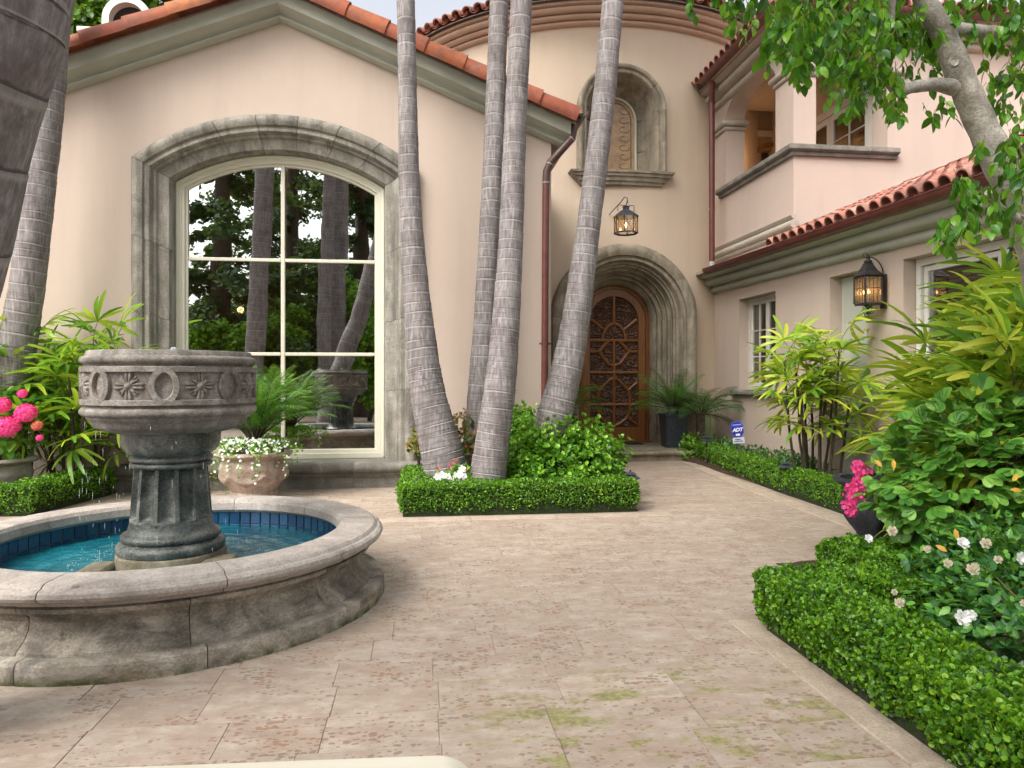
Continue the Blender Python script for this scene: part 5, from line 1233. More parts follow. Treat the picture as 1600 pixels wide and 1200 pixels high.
lady_palm('dense yellow green lady palm before the window blinds', canes_at(4.34, 4.80, .46, 24, .85, 1.98, 24, .10, .33), 11, 'rhap', 1.22, 34)
lady_palm('nearer lady palm arching over the lobed shrub at the right edge', canes_at(3.86, 4.15, .34, 15, .80, 1.66, 25, .12, .28), 10, 'rhap', 1.12, 35)

# lobed shrub (two and three lobed leaves), nearest leaves as single parts
def lobed_mesh(v):
    r = random.Random(v); m = MB(); m.tube([(0, 0, 0), (0, .05, .004)], .0012, 4, mi=1)
    for k, a_ in enumerate((-.62, 0, .62) if v % 3 else (-.38, .38)):
        d = Vector((math.sin(a_), math.cos(a_), 0)); s = Vector((math.cos(a_), -math.sin(a_), 0)); L = .085*r.uniform(.85, 1.1); w_ = .026 if v % 3 else .036; rows = []
        for t, ww in ((0, .1), (.25, .6), (.5, .95), (.75, 1.0), (.92, .7), (1, .25)):
            p = Vector((0, .05, .004))+d*L*t+Vector((0, 0, -.02*t*t)); rows.append([p-s*w_*ww+Vector((0, 0, .006*ww)), p, p+s*w_*ww+Vector((0, 0, .006*ww))])
        m.grid(rows)
    return m.mesh('leaf', [M['bauh'], M['twig']], True, 80)
lob = [lobed_mesh(v) for v in range(6)]
def leafy(name, label, cat, c, rad, n_obj, n_st, meshes, tmpl, mat, leaf, seed, branches=16, up=.35, z0=.05, droop=0):
    r = random.Random(seed); root = empty(name, (c[0], c[1], z0)); tag(root, label, cat); C = Vector(c); cand = []
    for i in range(n_obj+n_st):
        d = Vector((r.gauss(0, 1), r.gauss(0, 1), r.gauss(0, 1))).normalized(); lm = 1+.15*math.sin(d.x*6+seed)*math.sin(d.z*7)+r.uniform(-.08, .08)
        p = C+Vector((d.x*rad[0], d.y*rad[1], d.z*rad[2]))*lm*(1-.35*r.random()**2)
        if p.z < z0+.03: p.z = z0+.03+r.random()*.15
        cand.append((p, d))
    cand.sort(key=lambda q_: (q_[0]-Vector((0, 0, HC))).length); A_, P_, N_ = [], [], []
    for k, (p, d) in enumerate(cand):
        ax = (Vector((r.gauss(0, 1), r.gauss(0, 1), r.gauss(0, .6)))*.6+d*.7+Vector((0, 0, -droop))).normalized(); nn = (d*.5+Vector((r.gauss(0, .35), r.gauss(0, .35), 1))).normalized()
        if k < n_obj:
            x = ax.cross(nn).normalized(); z = x.cross(ax); R = Matrix((x, ax, z)).transposed().to_4x4(); link('leaf', meshes[r.randrange(len(meshes))], root, M=Matrix.Translation(p) @ R @ Matrix.Scale(r.uniform(.75, 1.2), 4))
        else: P_.append(p); A_.append(ax); N_.append(nn)
    if P_: tag(link('foliage', scatter([(tmpl, np.array(P_), frames(np.array(A_), np.array(N_)), np.array([leaf*r.uniform(.7, 1.2) for _ in P_]), 0)], M[mat], 'foliage'), root), kind='stuff')
    for i in range(branches):
        p, d = cand[r.randrange(len(cand))]; m = MB(); b0 = Vector((c[0]+r.uniform(-.06, .06), c[1]+r.uniform(-.06, .06), z0-.02)); m.tube([b0, b0.lerp(p, .45)+Vector((0, 0, .08)), p], [.009, .006, .002], 5); m.build('stem', M['twig'], root, True)
    return root
leafy('lobed_shrub', 'big leafy shrub of lobed green leaves spilling from the right bed', 'bush', (3.42, 3.92, .68), (.68, .42, .50), 300, 900, lob, LEAF6, 'bauh', .10, 41, z0=.2)
# a few yellowed leaves
ylv = MB().grid([[(-.001, 0, 0), (0, 0, 0), (.001, 0, 0)], [(-.02, .03, .005), (0, .03, 0), (.02, .03, .005)], [(-.018, .07, 0), (0, .07, -.006), (.018, .07, 0)], [(0, .1, -.02), (0, .1, -.02), (0, .1, -.02)]]).mesh('yellow_leaf', M['yellow'], True)
lsh = bpy.data.objects.get('lobed_shrub')
for (px, py, d) in [(1492, 826, 3.35), (1480, 862, 3.3), (1578, 765, 3.4), (1582, 752, 3.4), (1396, 718, 3.6), (1378, 730, 3.6)]:
    link('yellow_leaf', ylv, lsh, M=lookM(W(px, py, d+.1), (-.5, -1, .6), random.random()*6, .55))

# gardenias in the near bed
def gleaf(v):
    m = MB(); r = random.Random(v)
    for k in range(6):
        a_ = k*PI/3+r.uniform(-.3, .3); el = r.uniform(.1, .9); d = Vector((math.cos(a_)*math.cos(el), math.sin(a_)*math.cos(el), math.sin(el))); s = Vector((-math.sin(a_), math.cos(a_), 0)); L = .058*r.uniform(.75, 1.15); rows = []
        nrm = s.cross(d)
        for t, ww in ((0, .1), (.3, .75), (.6, 1), (.85, .6), (1, .02)):
            p = d*L*t-Vector((0, 0, .014*t*t)); w_ = .0135; rows.append([p-s*w_*ww+nrm*.003*ww, p, p+s*w_*ww+nrm*.003*ww])
        m.grid(rows)
    return m.mesh('leaf_cluster', M['gard'], True, 80)
gl = [gleaf(v) for v in range(5)]
g1 = leafy('gardenia_bush', 'gardenia bush with cream flowers inside the near right hedge', 'bush', (2.72, 2.80, .24), (.50, .52, .28), 190, 1500, gl, LEAFG, 'gard', .052, 51, z0=.04, branches=22)
g2 = leafy('gardenia_bush', 'gardenia bush with faded blooms below the lobed shrub', 'bush', (3.05, 3.42, .30), (.48, .34, .26), 130, 1300, gl, LEAFG, 'gard', .052, 52, z0=.04, branches=18)
g3 = leafy('gardenia_bush', 'dark green gardenia in the right corner nearest the camera', 'bush', (2.75, 2.02, .16), (.48, .42, .24), 120, 900, gl, LEAFG, 'gard', .052, 53, z0=.03, branches=14)
gf = [flower_mesh(6, 'wpetal', .040, None, .5, .40, 2), flower_mesh(6, 'cpetal', .034, None, .9, .36, 3)]
rr = random.Random(9)
for i, (px, py, d, k, par) in enumerate([(1502, 966, 2.72, 0, g1), (1516, 962, 2.74, 0, g1), (1402, 944, 3.0, 1, g1), (1356, 842, 3.6, 0, g2), (1392, 830, 3.7, 1, g2), (1503, 850, 3.3, 0, g2), (1538, 850, 3.25, 1, g2), (1478, 880, 3.1, 1, g2), (1517, 893, 3.0, 1, g2), (1592, 872, 3.0, 0, g2), (1397, 926, 3.1, 1, g1), (1598, 944, 2.7, 1, g1), (1446, 861, 3.3, 1, g2), (1558, 876, 3.1, 1, g2)]):
    link('flower', gf[k], par, M=lookM(W(px, py, d-.12), (rr.uniform(-.5, .2), -1, rr.uniform(.2, 1)), rr.random()*6, rr.uniform(.5, .8) if i not in (10, 11) else .4))

# ================================================================== urns and potted plants
def urn(name, label, c, prof, mat, relief=None, n=48):
    root = empty(name, tuple(c)); tag(root, label, 'urn'); m = MB(); m.lathe(prof, n, tuple(c), mod=relief, cap=False); m.build('urn_body', M[mat], root, True, 45); 
    r0 = max(r for r, z in prof)*.82; zt = max(z for r, z in prof)-.05; m = MB(); m.lathe([(r0, zt), (.0, zt+.02)], 20, tuple(c), cap=False); m.build('potting_soil', M['soil'], root); return root
def swag(r, z, a):
    t = (z-.12)/.24
    if 0 < t < 1:
        zz = .5+.32*abs(math.sin(a*3)); d = (t-(1.15-zz)); return r+.030*math.exp(-(d/.12)**2)*(1+.35*math.sin(a*40)*math.cos(t*40))
    return r
U1 = Vector((-1.78, 8.02, 0))
pr = [(0, .0), (.24, .0), (.255, .02), (.25, .04), (.235, .05), (.245, .07), (.24, .085)]+[(.235+.12*math.sin(t*PI/2*.9), .09+.26*t) for t in urange(0, 1, 14)]+[(.345, .37), (.335, .40), (.33, .44), (.35, .455), (.385, .465), (.40, .485), (.395, .505), (.365, .515), (.33, .505), (.32, .46), (.30, .40)]
urn('terracotta_urn', 'weathered terracotta urn with garland relief before the window', U1, pr, 'urn', swag, 96)
frs = [frond_mesh(.95, 34, .20, d, 'palmf', .010, v) for v, d in enumerate((.35, .55, .75, .95))]
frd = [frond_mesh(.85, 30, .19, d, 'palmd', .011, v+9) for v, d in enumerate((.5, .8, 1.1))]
def date_palm(label, c, n, meshes, trunk_h=.15, scale=1.0, seed=1, elmin=.2, elmax=1.35):
    r = random.Random(seed); root = empty('date_palm', tuple(c)); tag(root, label, 'palm'); c = Vector(c)
    m = MB(); m.lathe([(.07*scale, -.05), (.085*scale, .03), (.07*scale, trunk_h), (.03*scale, trunk_h+.05)], 14, tuple(c)); m.build('trunk', M['stem'], root, True)
    for k in range(n):
        az = k*2.39996+r.uniform(-.2, .2); el = elmin+(elmax-elmin)*(k/n)**.7; Mx = Matrix.Translation(c+Vector((0, 0, trunk_h))+Vector((math.cos(az), math.sin(az), 0))*.04*scale) @ Matrix.Rotation(az-PI/2, 4, 'Z') @ Matrix.Rotation(el-.35, 4, 'X') @ Matrix.Rotation(r.uniform(-.5, .5), 4, 'Y') @ Matrix.Scale(scale*r.uniform(.8, 1.1), 4)
        link('frond', meshes[r.randrange(len(meshes))], root, M=Mx)
    return root
date_palm('feathery bright green palm in the terracotta urn', (U1.x, U1.y, .47), 64, frs, .16, 1.0, 61, .80, 1.54)
def trailing(name, label, cat, c, rx, rz, n_st, n_fl, fme, leafmat, seed, leaf=.02, drop=.35, lopside=0):
    r = random.Random(seed); root = empty(name, tuple(c)); tag(root, label, cat); P, A_, N_, S = [], [], [], []; fl = []
    for i in range(n_st):
        az = r.uniform(0, 6.28); R_ = rx*r.uniform(.5, 1.15)*(1+lopside*max(0, -math.cos(az))); dr = drop*r.uniform(.1, 1)*(r.random() < .6)*(1.6 if math.cos(az)*lopside < -.1 else 1); prev = Vector(c); pts = []
        for k in range(9):
            t = k/8; rad = R_*min(1, t*1.35); z = .10*math.sin(PI*min(t*1.2, 1))*rz/.1*.6-(max(0, t-.6)/.4)**1.3*dr; pts.append(Vector(c)+Vector((math.cos(az)*rad, math.sin(az)*rad, z)))
        for k in range(2, 9):
            for j in range(5):
                p = pts[k-1].lerp(pts[k], r.random())+Vector((r.gauss(0, .014), r.gauss(0, .014), r.gauss(0, .014))); P.append(p); A_.append((r.gauss(0, 1), r.gauss(0, 1), r.gauss(0, 1))); N_.append((math.cos(az)*.5+r.gauss(0, .4), math.sin(az)*.5+r.gauss(0, .4), 1)); S.append(leaf*r.uniform(.7, 1.3))
                if r.random() < n_fl: fl.append(p+Vector((math.cos(az)*.015, math.sin(az)*.015, .018)))
    tag(link('foliage', scatter([(LEAF6, np.array(P), frames(np.array(A_), np.array(N_)), np.array(S), 0)], M[leafmat], 'foliage'), root), kind='stuff')
    fl.sort(key=lambda p: p.y); 
    for k, p in enumerate(fl[:300]): link('flower', fme, root, M=lookM(p, (r.gauss(0, .4), -.8+r.gauss(0, .4), r.uniform(.2, 1)), r.random()*6, r.uniform(.8, 1.2)))
    return root
sfm = flower_mesh(5, 'wpetal', .013, None, .2, .45)
trailing('trailing_flowers', 'small white trailing flowers spilling over the terracotta urn', 'flower', (U1.x, U1.y, .53), .46, .16, 90, .30, sfm, 'azal', 71, .024, .34, .22)

# left: pale urn with pink mophead flowers
U2 = Vector((-4.32, 7.92, 0)); pr2 = [(r*1.0, z*.95) for r, z in pr]
urn('pale_urn', 'pale carved stone urn at the left edge', U2, pr2, 'urn_pale', swag, 96)
hl = [_ for _ in [MB().grid([[(-.002, 0, 0), (0, 0, 0), (.002, 0, 0)], [(-.035, .03, .01), (0, .03, 0), (.035, .03, .01)], [(-.042, .065, .01), (0, .065, 0), (.042, .065, .01)], [(-.022, .1, 0), (0, .1, -.008), (.022, .1, 0)], [(0, .125, -.02), (0, .125, -.02), (0, .125, -.02)]]).mesh('leaf', M['bauh'], True)]]
hy = leafy('pink_hydrangea', 'leafy plant with pink mophead blooms in the pale left urn', 'flower', (U2.x+.02, U2.y-.02, .80), (.42, .36, .36), 120, 200, hl, LEAFP, 'bauh', .10, 81, z0=.45)
def mophead(rad, mat, seed, sq=.7):
    r = random.Random(seed); m = MB(); n = int(80*(rad/.07)**1.2)
    for i in range(n):
        z = 1-1.5*(i+.5)/n; rr_ = math.sqrt(max(0, 1-z*z)); a_ = i*2.39996; d = Vector((rr_*math.cos(a_), rr_*math.sin(a_), z)); Q = d.to_track_quat('Z', 'Y').to_matrix(); c = Vector((d.x, d.y, d.z*sq))*rad*r.uniform(.88, 1.06); s = rad*.24*r.uniform(.8, 1.2); ro = r.random()*6
        for k in range(4):
            b_ = ro+k*PI/2; m.add([c, c+Q @ Vector((s*math.cos(b_-.5), s*math.sin(b_-.5), s*.12)), c+Q @ Vector((s*1.25*math.cos(b_), s*1.25*math.sin(b_), s*.3)), c+Q @ Vector((s*math.cos(b_+.5), s*math.sin(b_+.5), s*.12))], [(0, 1, 2, 3)])
    return m.mesh('bloom', M[mat])
mp = mophead(.085, 'pink', 1); mp2 = mophead(.06, 'salmon', 2)
for (px, py, s) in [(40, 645, 1.15), (12, 666, 1.35), (35, 615, .55), (2, 633, 1.0), (62, 684, .4), (-20, 650, 1.1)]: link('bloom', mp, hy, M=lookM(W(px, py, 6.98), (.1, -.8, .8), px, s*.92))
link('bloom', mp2, hy, M=lookM(W(58, 665, 6.98), (.1, -.8, .7), 1, .8))
m = MB(); m.lathe([(.28, 0), (.27, .06), (.20, .13), (.10, .17), (.01, .185)], 20, (-3.72, 8.42, .1), mod=lambda r, z, a: r*(1+.07*math.sin(a*3)+.04*math.sin(a*5+1))); tag(m.build('rock', M['rock'], None, True), 'low rounded grey green boulder behind the left hedge', 'rock')

# right: dark urn with hanging pink flowers
U3 = Vector((3.28, 4.86, 0))
pr3 = [(0, 0), (.17, 0), (.175, .04), (.12, .07), (.10, .12), (.13, .16)]+[(.13+.10*math.sin(t*PI/2), .17+.22*t) for t in urange(0, 1, 8)]+[(.225, .41), (.215, .46), (.22, .50), (.26, .53), (.285, .55), (.28, .575), (.24, .57), (.22, .50)]
urn('dark_urn', 'blackened carved stone urn half hidden by the lobed shrub', U3, pr3, 'urn_dark', lambda r, z, a: r+(.012*math.sin(a*8)*math.sin((z-.17)*14) if .17 < z < .39 else 0), 64)
mpk = flower_mesh(5, 'pink', .016, None, .30, .42, 1)
pk = empty('hanging_pink_flowers', tuple(W(1335, 720, 4.75))); tag(pk, 'string of magenta blooms hanging over the dark urn', 'flower')
rr = random.Random(5); mp3 = mophead(.050, 'pink', 4, 1.0)
for i in range(210):
    t = rr.random(); wd_ = 17*(1-abs(t-.5)*.9); px = 1337+7*math.sin(t*5.0+.5)+rr.gauss(0, .5)*wd_; py = 722+t*84
    link('flower', mpk, pk, M=lookM(W(px, py, 4.62+rr.uniform(-.05, .05)), (rr.uniform(-.9, .9), -1, rr.uniform(-.4, .9)), rr.random()*6, rr.uniform(.7, 1.2)))
m = MB(); m.tube([W(1390, 800, 4.85), W(1365, 735, 4.75), W(1345, 722, 4.68), W(1338, 760, 4.65), W(1333, 806, 4.65)], .004, 5); m.build('stem', M['stem'], pk, True)

# doorway palms and black planter
p0 = Vector((4.14, 11.5, .155)); bpz = empty('black_planter', tuple(p0)); tag(bpz, 'tall black square planter on the doorstep', 'planter')
m = MB(); hw, hb, H_ = .19, .15, .56; rows = [[(p0.x-a_, p0.y-a_, p0.z+z), (p0.x+a_, p0.y-a_, p0.z+z), (p0.x+a_, p0.y+a_, p0.z+z), (p0.x-a_, p0.y+a_, p0.z+z)] for a_, z in ((hb, 0), (hw-.01, H_-.05), (hw, H_-.045), (hw, H_), (hw-.03, H_), (hw-.035, H_-.05))]
m.grid(rows, closed_u=True); m.f.append((0, 1, 2, 3)); m.m.append(0); m.build('planter_body', M['slate'], bpz); m = MB(); m.box(p0.x-.15, p0.x+.15, p0.y-.15, p0.y+.15, p0.z+H_-.08, p0.z+H_-.05); m.build('potting_soil', M['soil'], bpz)
date_palm('drooping green palm in the black doorstep planter', (p0.x, p0.y, p0.z+H_-.06), 26, frs, .12, .95, 62, .10, 1.35)
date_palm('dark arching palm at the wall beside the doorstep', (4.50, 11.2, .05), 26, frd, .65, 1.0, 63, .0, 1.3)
p1 = Vector((2.30, 11.55, .155)); pl2 = MB(); rows = [[(p1.x-a_, p1.y-a_, p1.z+z), (p1.x+a_, p1.y-a_, p1.z+z), (p1.x+a_, p1.y+a_, p1.z+z), (p1.x-a_, p1.y+a_, p1.z+z)] for a_, z in ((.15, 0), (.19, .51), (.19, .56), (.16, .56), (.155, .5))]
pl2.grid(rows, closed_u=True); pl2.f.append((0, 1, 2, 3)); pl2.m.append(0); tag(pl2.build('black_planter', M['slate']), 'black planter left of the door behind the leaning palm', 'planter')
date_palm('pale green palm left of the door behind the leaning trunk', (p1.x, p1.y, p1.z+.5), 24, frs, .12, .95, 64, .15, 1.35)

# ================================================================== yard sign
def text_mesh(s, size, mat, name='lettering', ext=.001, shear=0.0, bold=0.0):
    cu = bpy.data.curves.new(name, 'FONT'); cu.body = s; cu.size = size; cu.align_x = 'CENTER'; cu.align_y = 'CENTER'; cu.extrude = ext; cu.shear = shear; cu.offset = bold; cu.space_character = .9; cu.resolution_u = 2
    o = bpy.data.objects.new('tmp', cu); COL.objects.link(o); bpy.context.view_layer.update(); me = bpy.data.meshes.new_from_object(o.evaluated_get(bpy.context.evaluated_depsgraph_get())); bpy.data.objects.remove(o); me.materials.clear(); me.materials.append(mat); me.name = name; return me
sp_ = W(1152, 671, 10.3); sg = empty('yard_sign', (sp_.x, sp_.y, 0)); tag(sg, 'blue octagonal security sign on a post by the wing wall', 'sign')
SMx = Matrix.Translation(sp_) @ Matrix.Scale(.80, 4) @ Matrix.Rotation(math.radians(-38), 4, 'Z') @ Matrix.Rotation(math.radians(-7), 4, 'Y') @ Matrix.Rotation(PI/2, 4, 'X')
def sp(nm, m, mat, z=0, M2=Matrix()): me = m.mesh(nm, M[mat]) if isinstance(m, MB) else m; return link(nm, me, sg, M=SMx @ M2 @ Matrix.Translation((0, 0, z)))
octo = [(-.055, -.135), (.055, -.135), (.105, -.06), (.105, .06), (.065, .135), (-.065, .135), (-.105, .06), (-.105, -.06)]
sp('sign_border', MB().prism([(x*1.05, y*1.04) for x, y in octo], 'z', -.004, .0), 'bluel'); sp('sign_plate', MB().prism([(x*.96, y*.96) for x, y in octo], 'z', .0, .0025), 'blue')
sp('stripe', MB().box(-.07, .07, .083, .089, .0, .0035), 'signw'); sp('band', MB().box(-.088, .088, .062, .080, .0, .0033), 'bluel'); sp('small_panel', MB().box(-.038, .038, -.112, -.078, 0, .0035), 'signw')
lt = text_mesh('ADT', .092, M['signw'], 'lettering', .0008, .3, .003); sp('lettering', lt, 'signw', .0035, Matrix.Translation((0, -.01, 0)))
sp('lower_plate', MB().box(-.10, .10, -.245, -.15, -.003, .0), 'signw'); sp('lower_panel', MB().box(-.092, .092, -.237, -.158, .0, .0012), 'signg')
l2 = text_mesh('ARMED', .034, M['blue'], 'lettering', .0006, 0, .001); sp('lettering', l2, 'blue', .0018, Matrix.Translation((-.01, -.180, 0))); l3 = text_mesh('RESPONSE', .034, M['blue'], 'lettering', .0006, 0, .001); sp('lettering', l3, 'blue', .0018, Matrix.Translation((0, -.215, 0)))
m = MB(); m.tube([(sp_.x, sp_.y+.012, sp_.z-.10), (sp_.x-.01, sp_.y+.012, 0)], .008, 6); m.build('post', M['slate'], sg)
m = MB(); m.lathe([(.02, -.02), (.075, .0), (.09, .05), (.07, .10), (.02, .125)], 16, (sp_.x-.03, sp_.y-.08, .16)); m.box(sp_.x-.04, sp_.x-.02, sp_.y-.09, sp_.y-.07, 0, .16); tag(m.build('garden_spotlight', M['slate'], None, True), 'small dark garden spotlight beneath the blue sign', 'spotlight', kind=None)

# ================================================================== lanterns
def point(name, p, e, r=.03, c=(1, .58, .25)):
    d = bpy.data.lights.new(name, 'POINT'); d.energy = e; d.shadow_soft_size = r; d.color = c; o = bpy.data.objects.new(name, d); COL.objects.link(o); o.location = p; return o
def wall_lantern(label, c, s=1.0, wallx=5.1):
    c = Vector(c); root = empty('wall_lantern', tuple(c)); tag(root, label, 'lantern', 'black wall lanterns on the wing')
    def P(x, y, z): return (c.x+x*s, c.y+y*s, c.z+z*s)
    def bxx(nm, x0, x1, y0, y1, z0, z1, ch=.003, mat='iron'): m = MB(); a_, b_ = P(x0, y0, z0), P(x1, y1, z1); m.box(a_[0], b_[0], a_[1], b_[1], a_[2], b_[2], ch); return m.build(nm, M[mat], root)
    w_ = .115
    bxx('lantern_base', -w_, w_, -w_, w_, -.20, -.17); bxx('lantern_collar', -w_-.006, w_+.006, -w_-.006, w_+.006, .155, .175)
    for a_ in (-1, 1):
        for b_ in (-1, 1): bxx('corner_post', a_*w_-.011, a_*w_+.011, b_*w_-.011, b_*w_+.011, -.175, .158)
    for (ax, sg_) in (('x', -1), ('y', -1), ('x', 1), ('y', 1)):
        m = MB()
        for k in range(1, 4):
            o = -w_+2*w_*k/4
            if ax == 'y': a_, b_ = P(o-.003, sg_*w_-.003, -.17), P(o+.003, sg_*w_+.003, .157)
            else: a_, b_ = P(sg_*w_-.003, o-.003, -.17), P(sg_*w_+.003, o+.003, .157)
            m.box(a_[0], b_[0], a_[1], b_[1], a_[2], b_[2])
        for z in (-.01, .02) if 0 else (.015,):
            if ax == 'y': a_, b_ = P(-w_, sg_*w_-.0035, z-.003), P(w_, sg_*w_+.0035, z+.003)
            else: a_, b_ = P(sg_*w_-.0035, -w_, z-.003), P(sg_*w_+.0035, w_, z+.003)
            m.box(a_[0], b_[0], a_[1], b_[1], a_[2], b_[2])
        m.build('glazing_grid', M['iron'], root); m = MB()
        if ax == 'y': a_, b_ = P(-w_+.01, sg_*(w_-.006)-.001, -.168), P(w_-.01, sg_*(w_-.006)+.001, .156)
        else: a_, b_ = P(sg_*(w_-.006)-.001, -w_+.01, -.168), P(sg_*(w_-.006)+.001, w_-.01, .156)
        m.box(a_[0], b_[0], a_[1], b_[1], a_[2], b_[2]); m.build('glass_pane', M['amber'], root)
    rows = []
    for r_, z in ((w_+.022, .175), (w_+.015, .19), (.085, .235), (.06, .29), (.045, .325), (.045, .34)): rows.append([P(-r_, -r_, z), P(r_, -r_, z), P(r_, r_, z), P(-r_, r_, z)])
    m = MB(); m.grid(rows, closed_u=True); m.f.append((0, 1, 2, 3)); m.m.append(0); m.build('lantern_roof', M['iron'], root)
    m = MB(); m.lathe([(.03*s, .335*s), (.05*s, .35*s), (.052*s, .37*s), (.025*s, .385*s), (.02*s, .40*s), (.032*s, .415*s), (.015*s, .44*s), (.003, .46*s)], 12, tuple(c)); m.build('finial', M['iron'], root, True)
    bxx('back_plate', .20, .225, -.055, .055, -.24, .20); bxx('lower_arm', w_, .205, -.012, .012, -.195, -.178); bxx('upper_arm', w_, .205, -.012, .012, .16, .175)
    m = MB(); m.tube([P(.02+.19*math.sin(t), 0, .18+.24*math.cos(t*.98)) for t in urange(-.1, 1.5, 12)], .007*s, 6); m.tube([P(-.02+.03*math.cos(t)-.02, 0, .445+.028*math.sin(t)) for t in urange(0, 5.2, 14)], .005*s, 5); m.build('scroll_arm', M['iron'], root, True)
    for k in range(3):
        a_ = (PI, -PI/2, 0)[k]; dx, dy = math.cos(a_), math.sin(a_)
        m = MB(); m.tube([P(dx*(.02+.055*math.sin(t)), dy*(.02+.055*math.sin(t)), -.205-.055*(1-math.cos(t))) for t in urange(0, 4.2, 14)], .0055*s, 5); m.build('scroll', M['iron'], root, True)
    m = MB(); m.lathe([(.03*s, -.20*s), (.035*s, -.225*s), (.015*s, -.25*s), (.025*s, -.27*s), (.003*s, -.305*s)], 10, tuple(c)); m.tube([P(-.02+.03*math.cos(t), 0, -.33+.024*math.sin(t)) for t in urange(1.5, 6.8, 12)], .005*s, 5); m.build('drop_finial', M['iron'], root, True)
    for (dx, dy) in ((-.02, -.04), (.03, .02), (-.03, .04)):
        q_ = P(dx, dy, 0); m = MB(); m.lathe([(.011, -.165*s), (.011, -.055*s)], 8, q_); m.build('candle', M['cream'], root)
        m = MB(); m.lathe([(.003, -.052*s), (.009, -.03*s), (.003, .0)], 8, q_); m.build('flame', M['bulb'], root, True)
    point('lantern_glow', P(0, 0, -.02), .12)
wall_lantern('black wall lantern with lit candles between the pale door and the blinds', (4.90, 7.40, 2.27), .86)
wall_lantern('black wall lantern cut off by the right edge of the photo', (4.90, 5.24, 2.20), .90)
# hanging lantern over the door
hp = W(978, 352, 11.2); hl_ = empty('hanging_lantern', tuple(hp)); tag(hl_, 'lit octagonal black lantern hanging above the front door arch', 'lantern')
R8, HH = .185, .125
def oct_pts(r, z): return [(hp.x+r*math.cos(PI/8+k*PI/4), hp.y+r*math.sin(PI/8+k*PI/4), hp.z+z) for k in range(8)]
m = MB(); m.grid([oct_pts(R8+.015, HH), oct_pts(R8+.012, HH+.018), oct_pts(.11, HH+.085), oct_pts(.05, HH+.115), oct_pts(.05, HH+.15), oct_pts(.065, HH+.16), oct_pts(.05, HH+.17)], closed_u=True); m.build('lantern_roof', M['slate'], hl_)
m = MB(); m.grid([oct_pts(R8, -HH-.01), oct_pts(R8+.008, -HH), oct_pts(R8, -HH+.012), oct_pts(R8-.03, -HH+.012)], closed_u=True); m.build('lower_ring', M['iron'], hl_)
for k in range(8):
    a_, b_ = oct_pts(R8-.004, -HH)[k], oct_pts(R8-.004, HH)[k]; m = MB(); m.tube([a_, b_], .007, 5); m.build('corner_post', M['iron'], hl_)
    c1, c2 = Vector(oct_pts(R8-.006, -HH)[k]), Vector(oct_pts(R8-.006, -HH)[(k+1) % 8]); u1, u2 = c1+Vector((0, 0, 2*HH)), c2+Vector((0, 0, 2*HH)); m = MB(); m.add([c1, c2, u2, u1], [(0, 1, 2, 3)]); m.build('glass_pane', M['amber'], hl_)
    m = MB(); m.tube([c1, u2], .0035, 4); m.tube([c2, u1], .0035, 4); tag(m.build('cross_bars', M['iron'], hl_), kind='stuff')
m = MB(); m.tube([(hp.x-.13, hp.y, hp.z+HH+.09), (hp.x-.13, hp.y, hp.z+.31), (hp.x+.0, hp.y, hp.z+.31), (hp.x+.03, hp.y, hp.z+.36), (hp.x+.02, hp.y, hp.z+.40)], .006, 5); m.tube([(hp.x+.13, hp.y, hp.z+HH+.09), (hp.x+.13, hp.y, hp.z+.31), (hp.x+.05, hp.y, hp.z+.31)], .006, 5); tag(m.build('bail_handle', M['iron'], hl_, True), kind='stuff')
m = MB(); m.tube([(hp.x-.03, 11.9, hp.z+.36), (hp.x-.03, hp.y+.2, hp.z+.40), (hp.x-.02, hp.y+.02, hp.z+.44), (hp.x+.02, hp.y-.01, hp.z+.42), (hp.x+.02, hp.y, hp.z+.38), (hp.x-.0, hp.y, hp.z+.30)], .008, 6); m.build('bracket', M['iron'], hl_, True)
m = MB(); m.lathe([(.012, -.11), (.012, -.03)], 8, tuple(hp)); m.build('candle', M['cream'], hl_); m = MB(); m.lathe([(.004, -.028), (.016, .0), (.004, .04)], 8, tuple(hp)); m.build('flame', M['bulb'], hl_, True); point('lantern_glow', tuple(hp), 1.0)
point('loggia_glow', (5.75, 12.2, 5.3), 4.0, .01, (1, .55, .22)); point('room_glow', (-2.78, 11.6, 2.35), 4, .05, (1, .55, .22)); point('room_glow', (-.4, 11.2, 1.5), 12, .1, (1, .5, .2))

# ================================================================== ficus tree, upper right
FD = 3.9
fp = [(1690, 1010, 3.9), (1665, 600, 3.9), (1625, 400, 3.9), (1590, 310, 3.88), (1562, 255, 3.86), (1538, 205, 3.85), (1513, 150, 3.83), (1495, 105, 3.82), (1478, 60, 3.8), (1452, 15, 3.78), (1425, -40, 3.75), (1400, -180, 3.7)]
fw_ = [40, 33, 28, 26, 23.5, 21.5, 20, 19, 17, 15, 14, 11]
ficus = empty('ficus_tree', tuple(W(*fp[0]))); tag(ficus, 'grey barked ficus tree with glossy drooping leaves at the upper right', 'tree')
def limb(name, pts, pw, n=12, wob=.05):
    P = [W(*p) for p in pts]; 
    if name == 'trunk': P[0].z = -.02
    out, rad = [], []
    for i in range(len(P)-1):
        for k in range(6): out.append(P[i].lerp(P[i+1], k/6)); rad.append((pw[i]+(pw[i+1]-pw[i])*k/6)/FPX*FD)
    out.append(P[-1]); rad.append(pw[-1]/FPX*FD)
    for _ in range(3): out = [out[0]]+[(out[i-1]+out[i]*2+out[i+1])/4 for i in range(1, len(out)-1)]+[out[-1]]
    rad = [r*(1+wob*math.sin(i*1.1)*math.sin(i*.37)) for i, r in enumerate(rad)]
    m = MB(); m.tube(out, rad, n); return m.build(name, M['ficus'], ficus, True)
limb('trunk', fp, fw_, 18)
